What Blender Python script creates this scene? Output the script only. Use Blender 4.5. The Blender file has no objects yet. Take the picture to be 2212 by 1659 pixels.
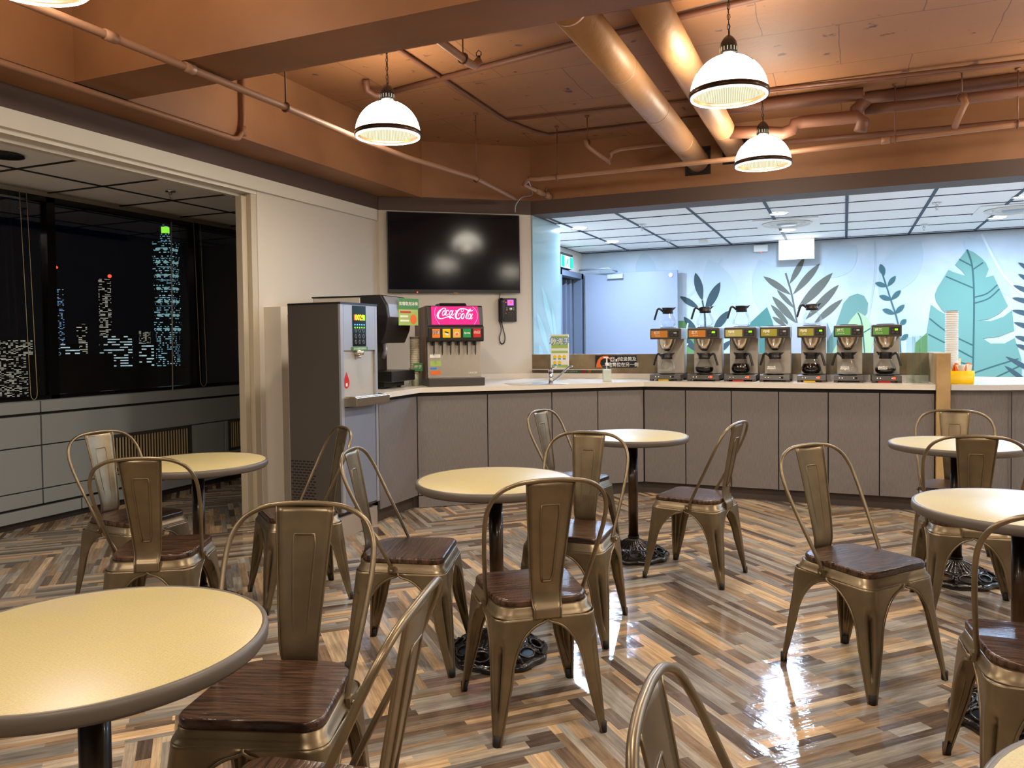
import bpy, math, random
import numpy as np
from mathutils import Vector, Matrix, Euler
random.seed(7)
C = bpy.context.scene.collection
SC = bpy.context.scene
PI = math.pi

# ---------------------------------------------------------------- camera
F_PX = 1681.0; EYE = 1.335
YAW, PITCH, ROLL = [math.radians(a) for a in (23.14, 1.69, -0.657)]
CX, CY = 1106.0, 787.6
_r = np.array([math.cos(YAW), math.sin(YAW), 0.0]); _f = np.array([-math.sin(YAW), math.cos(YAW), 0.0]); _u = np.array([0, 0, 1.0])
FWD = _f*math.cos(PITCH) - _u*math.sin(PITCH); _u2 = _f*math.sin(PITCH) + _u*math.cos(PITCH)
RGT = _r*math.cos(ROLL) + _u2*math.sin(ROLL); UPV = -_r*math.sin(ROLL) + _u2*math.cos(ROLL)
EYEP = np.array([0, 0, EYE])
def ray(x, y): return RGT*(x-CX)/F_PX - UPV*(y-CY)/F_PX + FWD
def az(x, y, z=0.0): d = ray(x, y); return Vector(EYEP + d*(z-EYE)/d[2])
def ax(x, y, X): d = ray(x, y); return Vector(EYEP + d*X/d[0])
def ay(x, y, Y): d = ray(x, y); return Vector(EYEP + d*Y/d[1])
def ap(x, y, p, n):
    d = ray(x, y); p = np.array(p, float); n = np.array(n, float); return Vector(EYEP + d*np.dot(p-EYEP, n)/np.dot(d, n))
cam_d = bpy.data.cameras.new('camera'); cam = bpy.data.objects.new('camera', cam_d); C.objects.link(cam)
M4 = Matrix(((RGT[0], UPV[0], -FWD[0], 0), (RGT[1], UPV[1], -FWD[1], 0), (RGT[2], UPV[2], -FWD[2], EYE), (0, 0, 0, 1)))
cam.matrix_world = M4
cam_d.sensor_fit = 'HORIZONTAL'; cam_d.sensor_width = 36.0
cam_d.lens = 36.0*F_PX/2212.0
cam_d.shift_x = 0.0
cam_d.shift_y = -(1659/2.0 - CY)/2212.0
cam_d.clip_start = 0.02; cam_d.clip_end = 1000
SC.camera = cam
SC.view_settings.view_transform = 'Standard'; SC.view_settings.look = 'None'
SC.view_settings.exposure = 0.15; SC.view_settings.gamma = 1.0
try: SC.view_settings.use_curve_mapping = False
except Exception: pass

# ---------------------------------------------------------------- night sky
w = bpy.data.worlds.new('night_sky'); SC.world = w; w.use_nodes = True
bgn = w.node_tree.nodes['Background']; bgn.inputs[0].default_value = (0.10, 0.16, 0.35, 1); bgn.inputs[1].default_value = 0.006

# ---------------------------------------------------------------- lights in the place, and an added window-side fill
WARM = (1.0, 0.89, 0.74); COOL = (0.50, 0.70, 1.0)
def lamp(kind, name, loc, energy, color, size=0.1, rot=None, **kw):
    l = bpy.data.lights.new(name, kind); l.energy = energy; l.color = color
    if kind == 'AREA': l.shape = 'DISK'; l.size = size
    else: l.shadow_soft_size = size
    for k, v in kw.items(): setattr(l, k, v)
    o = bpy.data.objects.new(name, l); C.objects.link(o); o.location = loc
    if rot: o.rotation_euler = rot
    return o
PEND = [(-2.705, 4.34), (-0.585, 4.44), (-0.577, 6.29), (-2.735, 1.955), (-0.6, 2.1), (-2.6, -0.3), (-0.6, -0.3), (1.6, 2.1), (1.6, -0.3), (1.65, 4.4), (1.65, 6.3), (3.6, 2.1), (3.6, 4.4)]
RIMZ = 2.68
def pz_of(i): return RIMZ
DOWN = [(-2.74, 8.37), (-2.74, 9.71), (-0.615, 8.34), (-0.61, 9.68), (1.50, 8.37), (1.50, 9.72), (3.6, 8.37), (3.6, 9.71)]
P_PEND = 66.0; P_DOWN = 62.0
for i, (x, y) in enumerate(PEND):
    lamp('POINT', 'pendant_bulb', (x, y, pz_of(i)+0.06), P_PEND, WARM, 0.07)
lamp('AREA', 'window_side_fill', (-5.0, 0.4, 2.53), 14, (1, 0.92, 0.82), 0.3)  # added fill light, out of view, to brighten the window-side room
for x, y in DOWN:
    lamp('AREA', 'downlight_lamp', (x, y, 2.585), P_DOWN, COOL, 0.14)

# ---------------------------------------------------------------- materials
def s2l(v):
    v = v/255.0
    return v/12.92 if v <= 0.04045 else ((v+0.055)/1.055)**2.4
def rgb(r, g, b): return (s2l(r), s2l(g), s2l(b), 1)
MATS = {}
def mat(name, col, rough=0.5, metal=0.0, emit=None, es=0.0, noise=None, bump=None, coat=0.0, spec=None, vary=None, trans=None):
    m = bpy.data.materials.new(name); m.use_nodes = True; MATS[name] = m
    nt = m.node_tree; b = nt.nodes['Principled BSDF']
    b.inputs['Base Color'].default_value = col; b.inputs['Roughness'].default_value = rough; b.inputs['Metallic'].default_value = metal
    if spec is not None: b.inputs['Specular IOR Level'].default_value = spec
    if coat: b.inputs['Coat Weight'].default_value = coat; b.inputs['Coat Roughness'].default_value = 0.08
    if emit: b.inputs['Emission Color'].default_value = emit; b.inputs['Emission Strength'].default_value = es
    if trans: b.inputs['Transmission Weight'].default_value = trans
    tc = None
    def coord():
        t = nt.nodes.new('ShaderNodeTexCoord'); return t.outputs['Object']
    if vary:   # (scale, colour2, stretch, detail)
        sc, c2, st, det = vary
        mp = nt.nodes.new('ShaderNodeMapping'); mp.inputs['Scale'].default_value = st
        nt.links.new(coord(), mp.inputs[0])
        n = nt.nodes.new('ShaderNodeTexNoise'); n.inputs['Scale'].default_value = sc; n.inputs['Detail'].default_value = det
        nt.links.new(mp.outputs[0], n.inputs[0])
        r = nt.nodes.new('ShaderNodeValToRGB'); r.color_ramp.elements[0].position = 0.35; r.color_ramp.elements[1].position = 0.65
        r.color_ramp.elements[0].color = col; r.color_ramp.elements[1].color = c2
        nt.links.new(n.outputs[0], r.inputs[0]); nt.links.new(r.outputs[0], b.inputs['Base Color'])
    if bump:   # (scale, strength, stretch)
        sc, stg, st = bump
        mp = nt.nodes.new('ShaderNodeMapping'); mp.inputs['Scale'].default_value = st
        nt.links.new(coord(), mp.inputs[0])
        n = nt.nodes.new('ShaderNodeTexNoise'); n.inputs['Scale'].default_value = sc; n.inputs['Detail'].default_value = 4
        nt.links.new(mp.outputs[0], n.inputs[0])
        bp = nt.nodes.new('ShaderNodeBump'); bp.inputs['Strength'].default_value = stg; bp.inputs['Distance'].default_value = 0.01
        nt.links.new(n.outputs[0], bp.inputs['Height']); nt.links.new(bp.outputs[0], b.inputs['Normal'])
    return m
def emat(name, col, strength):
    m = bpy.data.materials.new(name); m.use_nodes = True; nt = m.node_tree
    for n in list(nt.nodes): nt.nodes.remove(n)
    o = nt.nodes.new('ShaderNodeOutputMaterial'); e = nt.nodes.new('ShaderNodeEmission')
    e.inputs[0].default_value = col; e.inputs[1].default_value = strength; nt.links.new(e.outputs[0], o.inputs[0])
    MATS[name] = m; return m
def glassy(name, tint, fac=0.08, rough=0.02, top=0.9):
    """thin clear sheet: see-through with a Fresnel reflection"""
    m = bpy.data.materials.new(name); m.use_nodes = True; nt = m.node_tree
    for n in list(nt.nodes): nt.nodes.remove(n)
    o = nt.nodes.new('ShaderNodeOutputMaterial'); mx = nt.nodes.new('ShaderNodeMixShader')
    t = nt.nodes.new('ShaderNodeBsdfTransparent'); g = nt.nodes.new('ShaderNodeBsdfGlossy'); fr = nt.nodes.new('ShaderNodeLayerWeight')
    fr.inputs[0].default_value = fac+0.25
    mr = nt.nodes.new('ShaderNodeMapRange'); mr.inputs[3].default_value = fac; mr.inputs[4].default_value = top
    nt.links.new(fr.outputs[0], mr.inputs[0])
    t.inputs[0].default_value = tint; g.inputs[0].default_value = (1, 1, 1, 1); g.inputs[1].default_value = rough
    nt.links.new(mr.outputs[0], mx.inputs[0]); nt.links.new(t.outputs[0], mx.inputs[1]); nt.links.new(g.outputs[0], mx.inputs[2])
    nt.links.new(mx.outputs[0], o.inputs[0]); MATS[name] = m; return m

BR1 = rgb(154, 105, 66); BR2 = rgb(132, 87, 52)
M = {}
M['white_paint'] = mat('white_paint', rgb(214, 206, 192), 0.5, bump=(60, 0.05, (1, 1, 1)))
M['wall_cream'] = mat('wall_cream', rgb(205, 196, 182), 0.6, bump=(80, 0.05, (1, 1, 1)))
M['taupe_paint'] = mat('taupe_paint', rgb(84, 64, 54), 0.6)
M['jamb'] = mat('jamb', rgb(190, 178, 155), 0.45)
M['brown_paint'] = mat('brown_paint', BR1, 0.55, vary=(1.5, BR2, (1, 1, 1), 6), bump=(9, 0.25, (1, 1, 1)))
M['pipe_brown'] = mat('pipe_brown', rgb(150, 108, 80), 0.5)
M['pipe_dark'] = mat('pipe_dark', rgb(108, 68, 48), 0.55)
M['duct'] = mat('duct_paint', rgb(174, 128, 86), 0.45, 0.1, bump=(14, 0.35, (1, 1, 1)))
M['tile'] = mat('ceiling_tile', rgb(246, 247, 248), 0.8)
M['grid_blue'] = mat('grid_line', rgb(44, 58, 78), 0.6)
M['black'] = mat('black_plastic', rgb(26, 24, 23), 0.35)
M['black_gloss'] = mat('black_gloss', rgb(10, 10, 12), 0.12)
M['dark_grey'] = mat('dark_grey', rgb(62, 58, 54), 0.4)
M['steel'] = mat('steel', rgb(222, 216, 206), 0.26, 0.82, bump=(30, 0.02, (1, 1, 40)))
M['steel_sat'] = mat('steel_satin', rgb(196, 188, 176), 0.42, 0.5)
M['silver_paint'] = mat('silver_paint', rgb(168, 170, 178), 0.35, 0.4)
M['chrome'] = mat('chrome', rgb(225, 228, 235), 0.08, 1.0)
M['counter'] = mat('counter_white', rgb(226, 218, 206), 0.22, spec=0.5)
M['island_top'] = mat('island_top', rgb(206, 206, 206), 0.22)
CAB1 = rgb(122, 117, 116)
M['cabinet'] = mat('cabinet_laminate', CAB1, 0.5, vary=(30, rgb(112, 105, 103), (6, 6, 0.6), 5), bump=(60, 0.08, (3, 3, 0.5)))
M['cab_dark'] = mat('cabinet_recess', rgb(40, 34, 34), 0.6)
M['kick'] = mat('kick_board', rgb(70, 60, 54), 0.5)
M['stone'] = mat('stone_tile', rgb(140, 120, 88), 0.35, vary=(5, rgb(108, 90, 62), (1, 1, 1), 8))
M['stone_lt'] = mat('stone_tile_light', rgb(186, 156, 110), 0.35, vary=(6, rgb(160, 130, 88), (1, 1, 1), 8))
M['bronze'] = mat('bronze_metal', rgb(138, 122, 96), 0.34, 0.7, vary=(6, rgb(112, 98, 76), (1, 1, 1), 4))
M['rubber'] = mat('rubber', rgb(30, 26, 24), 0.7)
M['iron'] = mat('cast_iron', rgb(30, 27, 26), 0.22, 0.35, coat=0.4, bump=(45, 0.5, (1, 1, 1)))
M['pole'] = mat('pole_metal', rgb(24, 19, 16), 0.3, 0.5, vary=(7, rgb(92, 62, 36), (1, 1, 0.35), 5), coat=0.3)
M['rim'] = mat('table_rim', rgb(96, 88, 80), 0.42)
M['slat'] = mat('vent_slat', rgb(178, 160, 124), 0.5)
M['basket'] = mat('basket_steel', rgb(190, 176, 156), 0.22, 0.95)
M['bench'] = mat('bench_panel', rgb(140, 146, 148), 0.55, bump=(3, 0.05, (1, 1, 1)))
M['door_grey'] = mat('door_paint', rgb(134, 140, 156), 0.42)
M['frame_grey'] = mat('door_frame_paint', rgb(105, 112, 126), 0.45)
M['mural_bg'] = mat('mural_paper', rgb(184, 190, 195), 0.75, vary=(2.5, rgb(170, 179, 186), (1, 1, 1), 6))
M['white_plastic'] = mat('white_plastic', rgb(232, 230, 225), 0.35)
M['paper'] = mat('paper_white', rgb(236, 232, 224), 0.8)
M['yellow'] = mat('yellow_plastic', rgb(244, 200, 0), 0.35)
M['red'] = mat('red_plastic', rgb(200, 30, 30), 0.35)
M['green'] = mat('sticker_green', rgb(66, 130, 70), 0.5)
M['lime'] = mat('sticker_lime', rgb(160, 190, 96), 0.5)
M['orange'] = mat('sticker_orange', rgb(235, 110, 35), 0.5)
M['gold'] = mat('sticker_gold', rgb(190, 130, 50), 0.35, 0.2)
M['skyblue'] = mat('sticker_blue', rgb(50, 130, 205), 0.5)
M['cream_cup'] = mat('paper_cup', rgb(240, 228, 200), 0.7)
M['coffee'] = mat('coffee', rgb(14, 6, 4), 0.08)
M['wood_brown'] = mat('side_print_wood', rgb(120, 88, 62), 0.5, vary=(8, rgb(84, 60, 42), (1, 1, 0.2), 5))
M['glass'] = glassy('clear_glass', (0.975, 0.985, 0.98, 1), 0.025, top=0.4)
M['glass_blue'] = glassy('window_glass', (0.80, 0.86, 0.92, 1), 0.05, 0.0)
M['acrylic'] = glassy('acrylic', (0.90, 0.96, 0.93, 1), 0.05, top=0.6)
M['led_red'] = emat('led_red', (1, 0.05, 0.02, 1), 4)
M['led_green'] = emat('led_green', (0.25, 1, 0.02, 1), 2.2)
M['led_blue'] = emat('led_blue', (0.1, 0.4, 1, 1), 3)
M['led_yellow'] = emat('led_yellow', (1, 0.8, 0.05, 1), 1.3)
M['down_glow'] = emat('downlight_glow', (0.85, 0.93, 1, 1), 12)
M['sign_white'] = emat('sign_white', (0.80, 0.92, 1, 1), 5)
M['dome_out'] = emat('dome_glow', (1.0, 0.90, 0.74, 1), 24.0)

def ribbed_glow(name):
    m = emat(name, (1, 1, 1, 1), 1); nt = m.node_tree; e = [n for n in nt.nodes if n.type == 'EMISSION'][0]
    tc = nt.nodes.new('ShaderNodeTexCoord'); sp = nt.nodes.new('ShaderNodeSeparateXYZ'); nt.links.new(tc.outputs['Object'], sp.inputs[0])
    a = nt.nodes.new('ShaderNodeMath'); a.operation = 'ARCTAN2'; nt.links.new(sp.outputs[1], a.inputs[0]); nt.links.new(sp.outputs[0], a.inputs[1])
    mu = nt.nodes.new('ShaderNodeMath'); mu.operation = 'MULTIPLY'; mu.inputs[1].default_value = 120; nt.links.new(a.outputs[0], mu.inputs[0])
    si = nt.nodes.new('ShaderNodeMath'); si.operation = 'SINE'; nt.links.new(mu.outputs[0], si.inputs[0])
    r = nt.nodes.new('ShaderNodeMapRange'); r.inputs[1].default_value = -1; r.inputs[2].default_value = 1; r.inputs[3].default_value = 0.5; r.inputs[4].default_value = 1.3
    nt.links.new(si.outputs[0], r.inputs[0]); nt.links.new(r.outputs[0], e.inputs[1]); e.inputs[0].default_value = (1.0, 0.90, 0.58, 1); return m
M['dome_in'] = ribbed_glow('dome_ribbed_glow')

def wood_mat(name, c1, c2, rough, axis=(1, 12, 6), bs=0.35):
    m = mat(name, c1, rough); nt = m.node_tree; b = nt.nodes['Principled BSDF']
    tc = nt.nodes.new('ShaderNodeTexCoord'); mp = nt.nodes.new('ShaderNodeMapping'); mp.inputs['Scale'].default_value = axis
    nt.links.new(tc.outputs['Object'], mp.inputs[0])
    n = nt.nodes.new('ShaderNodeTexNoise'); n.inputs['Scale'].default_value = 7; n.inputs['Detail'].default_value = 7; n.inputs['Distortion'].default_value = 0.6
    nt.links.new(mp.outputs[0], n.inputs[0])
    r = nt.nodes.new('ShaderNodeValToRGB'); r.color_ramp.elements[0].position = 0.36; r.color_ramp.elements[1].position = 0.62
    r.color_ramp.elements[0].color = c1; r.color_ramp.elements[1].color = c2
    nt.links.new(n.outputs[0], r.inputs[0]); nt.links.new(r.outputs[0], b.inputs['Base Color'])
    bp = nt.nodes.new('ShaderNodeBump'); bp.inputs['Strength'].default_value = bs; bp.inputs['Distance'].default_value = 0.004
    nt.links.new(n.outputs[0], bp.inputs['Height']); nt.links.new(bp.outputs[0], b.inputs['Normal'])
    return m
M['seat_wood'] = wood_mat('seat_wood', rgb(38, 25, 19), rgb(88, 62, 46), 0.24, (1.2, 14, 4), 0.5)

def table_mat():
    m = mat('table_laminate', rgb(214, 190, 136), 0.38); nt = m.node_tree; b = nt.nodes['Principled BSDF']
    tc = nt.nodes.new('ShaderNodeTexCoord')
    n = nt.nodes.new('ShaderNodeTexNoise'); n.inputs['Scale'].default_value = 4; n.inputs['Detail'].default_value = 3; nt.links.new(tc.outputs['Object'], n.inputs[0])
    br = nt.nodes.new('ShaderNodeTexBrick'); br.inputs['Scale'].default_value = 34; br.inputs['Mortar Size'].default_value = 0.09
    br.inputs['Brick Width'].default_value = 0.35; br.inputs['Row Height'].default_value = 0.25; nt.links.new(tc.outputs['Object'], br.inputs[0])
    wn = nt.nodes.new('ShaderNodeTexNoise'); wn.inputs['Scale'].default_value = 220; wn.inputs['Detail'].default_value = 2; nt.links.new(tc.outputs['Object'], wn.inputs[0])
    mx = nt.nodes.new('ShaderNodeMix'); mx.data_type = 'RGBA'; mx.inputs['A'].default_value = rgb(200, 184, 152); mx.inputs['B'].default_value = rgb(210, 194, 132)
    nt.links.new(br.outputs['Fac'], mx.inputs['Factor'])
    m2 = nt.nodes.new('ShaderNodeMix'); m2.data_type = 'RGBA'; m2.blend_type = 'MULTIPLY'; m2.inputs['Factor'].default_value = 0.35
    nt.links.new(mx.outputs['Result'], m2.inputs['A']); nt.links.new(wn.outputs[0], m2.inputs['B'])
    m3 = nt.nodes.new('ShaderNodeMix'); m3.data_type = 'RGBA'; m3.inputs['B'].default_value = rgb(188, 170, 146)
    r = nt.nodes.new('ShaderNodeMapRange'); r.inputs[1].default_value = 0.5; r.inputs[2].default_value = 0.7; nt.links.new(n.outputs[0], r.inputs[0])
    mm = nt.nodes.new('ShaderNodeMath'); mm.operation = 'MULTIPLY'; mm.inputs[1].default_value = 0.6; nt.links.new(r.outputs[0], mm.inputs[0])
    nt.links.new(mm.outputs[0], m3.inputs['Factor']); nt.links.new(m2.outputs['Result'], m3.inputs['A']); nt.links.new(m3.outputs['Result'], b.inputs['Base Color'])
    return m
M['table'] = table_mat()

def floor_mat():
    m = mat('herringbone_vinyl', rgb(120, 100, 80), 0.12); nt = m.node_tree; b = nt.nodes['Principled BSDF']
    at = nt.nodes.new('ShaderNodeAttribute'); at.attribute_name = 'plank'; at.attribute_type = 'GEOMETRY'
    uv = nt.nodes.new('ShaderNodeUVMap'); uv.uv_map = 'UVMap'
    mp = nt.nodes.new('ShaderNodeMapping'); mp.inputs['Scale'].default_value = (3.0, 34, 1); nt.links.new(uv.outputs[0], mp.inputs[0])
    n = nt.nodes.new('ShaderNodeTexNoise'); n.inputs['Scale'].default_value = 1.6; n.inputs['Detail'].default_value = 7; n.inputs['Roughness'].default_value = 0.65; nt.links.new(mp.outputs[0], n.inputs[0])
    mr = nt.nodes.new('ShaderNodeMapRange'); mr.inputs[1].default_value = 0.28; mr.inputs[2].default_value = 0.70; mr.inputs[3].default_value = 0.50; mr.inputs[4].default_value = 1.32
    nt.links.new(n.outputs[0], mr.inputs[0])
    mx = nt.nodes.new('ShaderNodeMix'); mx.data_type = 'RGBA'; mx.blend_type = 'MULTIPLY'; mx.inputs['Factor'].default_value = 1.0
    nt.links.new(at.outputs['Color'], mx.inputs['A']); nt.links.new(mr.outputs[0], mx.inputs['B'])
    nt.links.new(mx.outputs['Result'], b.inputs['Base Color'])
    tc = nt.nodes.new('ShaderNodeTexCoord')
    n2 = nt.nodes.new('ShaderNodeTexNoise'); n2.inputs['Scale'].default_value = 3.0; n2.inputs['Detail'].default_value = 5; nt.links.new(tc.outputs['Object'], n2.inputs[0])
    r2 = nt.nodes.new('ShaderNodeMapRange'); r2.inputs[1].default_value = 0.3; r2.inputs[2].default_value = 0.7; r2.inputs[3].default_value = 0.04; r2.inputs[4].default_value = 0.15
    nt.links.new(n2.outputs[0], r2.inputs[0]); nt.links.new(r2.outputs[0], b.inputs['Roughness'])
    n3 = nt.nodes.new('ShaderNodeTexNoise'); n3.inputs['Scale'].default_value = 1.1; n3.inputs['Detail'].default_value = 6; nt.links.new(mp.outputs[0], n3.inputs[0])
    n4 = nt.nodes.new('ShaderNodeTexNoise'); n4.inputs['Scale'].default_value = 16; n4.inputs['Detail'].default_value = 3; nt.links.new(tc.outputs['Object'], n4.inputs[0])
    ad = nt.nodes.new('ShaderNodeMath'); ad.operation = 'MULTIPLY_ADD'; ad.inputs[1].default_value = 1.3; nt.links.new(n4.outputs[0], ad.inputs[0]); nt.links.new(n3.outputs[0], ad.inputs[2])
    bp = nt.nodes.new('ShaderNodeBump'); bp.inputs['Strength'].default_value = 0.11; bp.inputs['Distance'].default_value = 0.01; nt.links.new(ad.outputs[0], bp.inputs['Height'])
    nt.links.new(bp.outputs[0], b.inputs['Normal'])
    b.inputs['Specular IOR Level'].default_value = 0.42
    return m
M['floor'] = floor_mat()

def slab_mat():
    m = mat('brown_slab', BR1, 0.6); nt = m.node_tree; b = nt.nodes['Principled BSDF']
    tc = nt.nodes.new('ShaderNodeTexCoord')
    n = nt.nodes.new('ShaderNodeTexNoise'); n.inputs['Scale'].default_value = 2.2; n.inputs['Detail'].default_value = 8; nt.links.new(tc.outputs['Object'], n.inputs[0])
    ds = nt.nodes.new('ShaderNodeVectorMath'); ds.operation = 'MULTIPLY_ADD'; ds.inputs[1].default_value = (0.06, 0.06, 0.06)
    nt.links.new(n.outputs['Color'], ds.inputs[0]); nt.links.new(tc.outputs['Object'], ds.inputs[2])
    br = nt.nodes.new('ShaderNodeTexBrick'); br.inputs['Scale'].default_value = 1.0; br.inputs['Brick Width'].default_value = 0.9; br.inputs['Row Height'].default_value = 0.75
    br.inputs['Mortar Size'].default_value = 0.004; br.inputs['Mortar Smooth'].default_value = 0.3; nt.links.new(ds.outputs[0], br.inputs[0])
    n5 = nt.nodes.new('ShaderNodeTexNoise'); n5.inputs['Scale'].default_value = 9; n5.inputs['Detail'].default_value = 8; nt.links.new(tc.outputs['Object'], n5.inputs[0])
    r5 = nt.nodes.new('ShaderNodeMapRange'); r5.inputs[1].default_value = 0.66; r5.inputs[2].default_value = 0.72; nt.links.new(n5.outputs[0], r5.inputs[0])
    mxm = nt.nodes.new('ShaderNodeMath'); mxm.operation = 'MAXIMUM'
    f6 = nt.nodes.new('ShaderNodeMath'); f6.operation = 'MULTIPLY'; f6.inputs[1].default_value = 0.7; nt.links.new(br.outputs['Fac'], f6.inputs[0])
    nt.links.new(f6.outputs[0], mxm.inputs[0]); nt.links.new(r5.outputs[0], mxm.inputs[1])
    c = nt.nodes.new('ShaderNodeMix'); c.data_type = 'RGBA'; c.inputs['A'].default_value = BR1; c.inputs['B'].default_value = BR2; nt.links.new(n.outputs[0], c.inputs['Factor'])
    d = nt.nodes.new('ShaderNodeMix'); d.data_type = 'RGBA'; d.inputs['B'].default_value = rgb(70, 42, 28); nt.links.new(c.outputs['Result'], d.inputs['A']); nt.links.new(mxm.outputs[0], d.inputs['Factor'])
    nt.links.new(d.outputs['Result'], b.inputs['Base Color'])
    bp = nt.nodes.new('ShaderNodeBump'); bp.inputs['Strength'].default_value = 0.5; bp.inputs['Distance'].default_value = 0.01; nt.links.new(n5.outputs[0], bp.inputs['Height']); nt.links.new(bp.outputs[0], b.inputs['Normal'])
    return m
M['slab'] = slab_mat()

# ---------------------------------------------------------------- mesh helpers
class MB:
    def __init__(s): s.v = []; s.f = []; s.m = []; s.sm = []
    def add(s, vs, fs, m=0, smooth=False):
        o = len(s.v); s.v += [tuple(p) for p in vs]
        for f in fs: s.f.append([i+o for i in f]); s.m.append(m); s.sm.append(smooth)
        return s
    def box(s, x0, x1, y0, y1, z0, z1, m=0):
        vs = [(x0, y0, z0), (x1, y0, z0), (x1, y1, z0), (x0, y1, z0), (x0, y0, z1), (x1, y0, z1), (x1, y1, z1), (x0, y1, z1)]
        return s.add(vs, [(0, 3, 2, 1), (4, 5, 6, 7), (0, 1, 5, 4), (1, 2, 6, 5), (2, 3, 7, 6), (3, 0, 4, 7)], m)
    def prism(s, poly, z0, z1, m=0, smooth=False):
        n = len(poly)
        if sum(poly[i][0]*poly[(i+1) % n][1]-poly[(i+1) % n][0]*poly[i][1] for i in range(n)) < 0: poly = poly[::-1]
        vs = [(x, y, z0) for x, y in poly] + [(x, y, z1) for x, y in poly]
        s.add(vs, [list(range(n))[::-1], [i+n for i in range(n)]], m)
        return s.add(vs, [(i, (i+1) % n, (i+1) % n+n, i+n) for i in range(n)], m, smooth)
    def xprism(s, poly, x0, x1, m=0):   # poly in (y,z)
        n = len(poly); vs = [(x0, y, z) for y, z in poly] + [(x1, y, z) for y, z in poly]
        return s.add(vs, [list(range(n))[::-1], [i+n for i in range(n)]] + [(i, (i+1) % n, (i+1) % n+n, i+n) for i in range(n)], m)
    def yprism(s, poly, y0, y1, m=0, smooth=False):   # poly in (x,z)
        n = len(poly); vs = [(x, y0, z) for x, z in poly] + [(x, y1, z) for x, z in poly]
        s.add(vs, [list(range(n)), [i+n for i in range(n)][::-1]], m)
        return s.add(vs, [(i, i+n, (i+1) % n+n, (i+1) % n) for i in range(n)], m, smooth)
    def loft(s, rings, m=0, closed=True, caps=False, smooth=True):
        n = len(rings[0]); vs = [p for r in rings for p in r]; fs = []
        for i in range(len(rings)-1):
            for j in range(n if closed else n-1):
                k = (j+1) % n; fs.append((i*n+j, i*n+k, (i+1)*n+k, (i+1)*n+j))
        if caps: fs.append(list(range(n))[::-1]); fs.append([(len(rings)-1)*n+j for j in range(n)])
        return s.add(vs, fs, m, smooth)
    def tube(s, path, r, seg=8, m=0, closed=False, rs=None, squash=1.0):
        P = [Vector(p) for p in path]; n = len(P); rings = []; up = None
        for i, p in enumerate(P):
            if closed: t = P[(i+1) % n]-P[i-1]
            else: t = P[min(i+1, n-1)]-P[max(i-1, 0)]
            t = t.normalized() if t.length > 1e-9 else Vector((0, 0, 1))
            if up is None:
                up = Vector((0, 0, 1)) if abs(t.z) < 0.9 else Vector((1, 0, 0))
            a = t.cross(up)
            if a.length < 1e-6: a = t.orthogonal()
            a.normalize(); b = a.cross(t).normalized(); up = b
            rr = rs[i] if rs else r
            rings.append([tuple(p + a*math.cos(2*PI*j/seg)*rr + b*math.sin(2*PI*j/seg)*rr*squash) for j in range(seg)])
        if closed: rings.append(rings[0])
        return s.loft(rings, m, True, not closed)
    def lathe(s, prof, seg=24, m=0, c=(0, 0), smooth=True, caps=False):
        rings = [[(c[0]+r*math.cos(2*PI*j/seg), c[1]+r*math.sin(2*PI*j/seg), z) for j in range(seg)] for r, z in prof]
        return s.loft(rings, m, True, caps, smooth)
    def cyl(s, c, r, z0, z1, seg=20, m=0): return s.lathe([(r, z0), (r, z1)], seg, m, c, True, True)
    def ycyl(s, x, z, r, y0, y1, seg=16, m=0):
        rings = [[(x+r*math.cos(2*PI*j/seg), y, z+r*math.sin(2*PI*j/seg)) for j in range(seg)] for y in (y0, y1)]
        return s.loft(rings, m, True, True)
    def ball(s, c, r, seg=10, m=0, sz=1.0):
        rings = [[(c[0]+r*math.sin(PI*i/6)*math.cos(2*PI*j/seg), c[1]+r*math.sin(PI*i/6)*math.sin(2*PI*j/seg), c[2]-r*sz*math.cos(PI*i/6)) for j in range(seg)] for i in range(7)]
        rings[0] = [(c[0]+1e-4*math.cos(2*PI*j/seg), c[1]+1e-4*math.sin(2*PI*j/seg), c[2]-r*sz) for j in range(seg)]
        rings[-1] = [(c[0]+1e-4*math.cos(2*PI*j/seg), c[1]+1e-4*math.sin(2*PI*j/seg), c[2]+r*sz) for j in range(seg)]
        return s.loft(rings, m)
    def mesh(s, name, mats, at=(0, 0, 0)):
        me = bpy.data.meshes.new(name)
        me.from_pydata([(x-at[0], y-at[1], z-at[2]) for x, y, z in s.v], [], s.f)
        for mm in (mats if isinstance(mats, (list, tuple)) else [mats]): me.materials.append(M[mm] if isinstance(mm, str) else mm)
        me.polygons.foreach_set('material_index', s.m); me.polygons.foreach_set('use_smooth', s.sm); me.update()
        return me
    def build(s, name, mats, parent=None, at=(0, 0, 0), loc=None, rot=None, mat4=None, bevel=0.0, solid=0.0):
        o = bpy.data.objects.new(name, s.mesh(name, mats, at)); C.objects.link(o)
        o.location = loc if loc is not None else at
        if rot: o.rotation_euler = rot
        if mat4: o.matrix_local = mat4
        if parent: o.parent = parent
        if solid: md = o.modifiers.new('sheet', 'SOLIDIFY'); md.thickness = solid; md.offset = 0
        if bevel:
            md = o.modifiers.new('bevel', 'BEVEL'); md.width = bevel; md.segments = 2; md.limit_method = 'ANGLE'; md.angle_limit = 0.7
        return o
def tag(o, label=None, cat=None, group=None, kind=None):
    if label: o['label'] = label
    if cat: o['category'] = cat
    if group: o['group'] = group
    if kind: o['kind'] = kind
    return o
def thing(name, label, cat, loc=(0, 0, 0), rz=0.0, group=None):
    o = bpy.data.objects.new(name, None); C.objects.link(o); o.empty_display_size = 0.1
    o.location = loc; o.rotation_euler = (0, 0, rz); return tag(o, label, cat, group)
def struct(o): o['kind'] = 'structure'; return o
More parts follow.
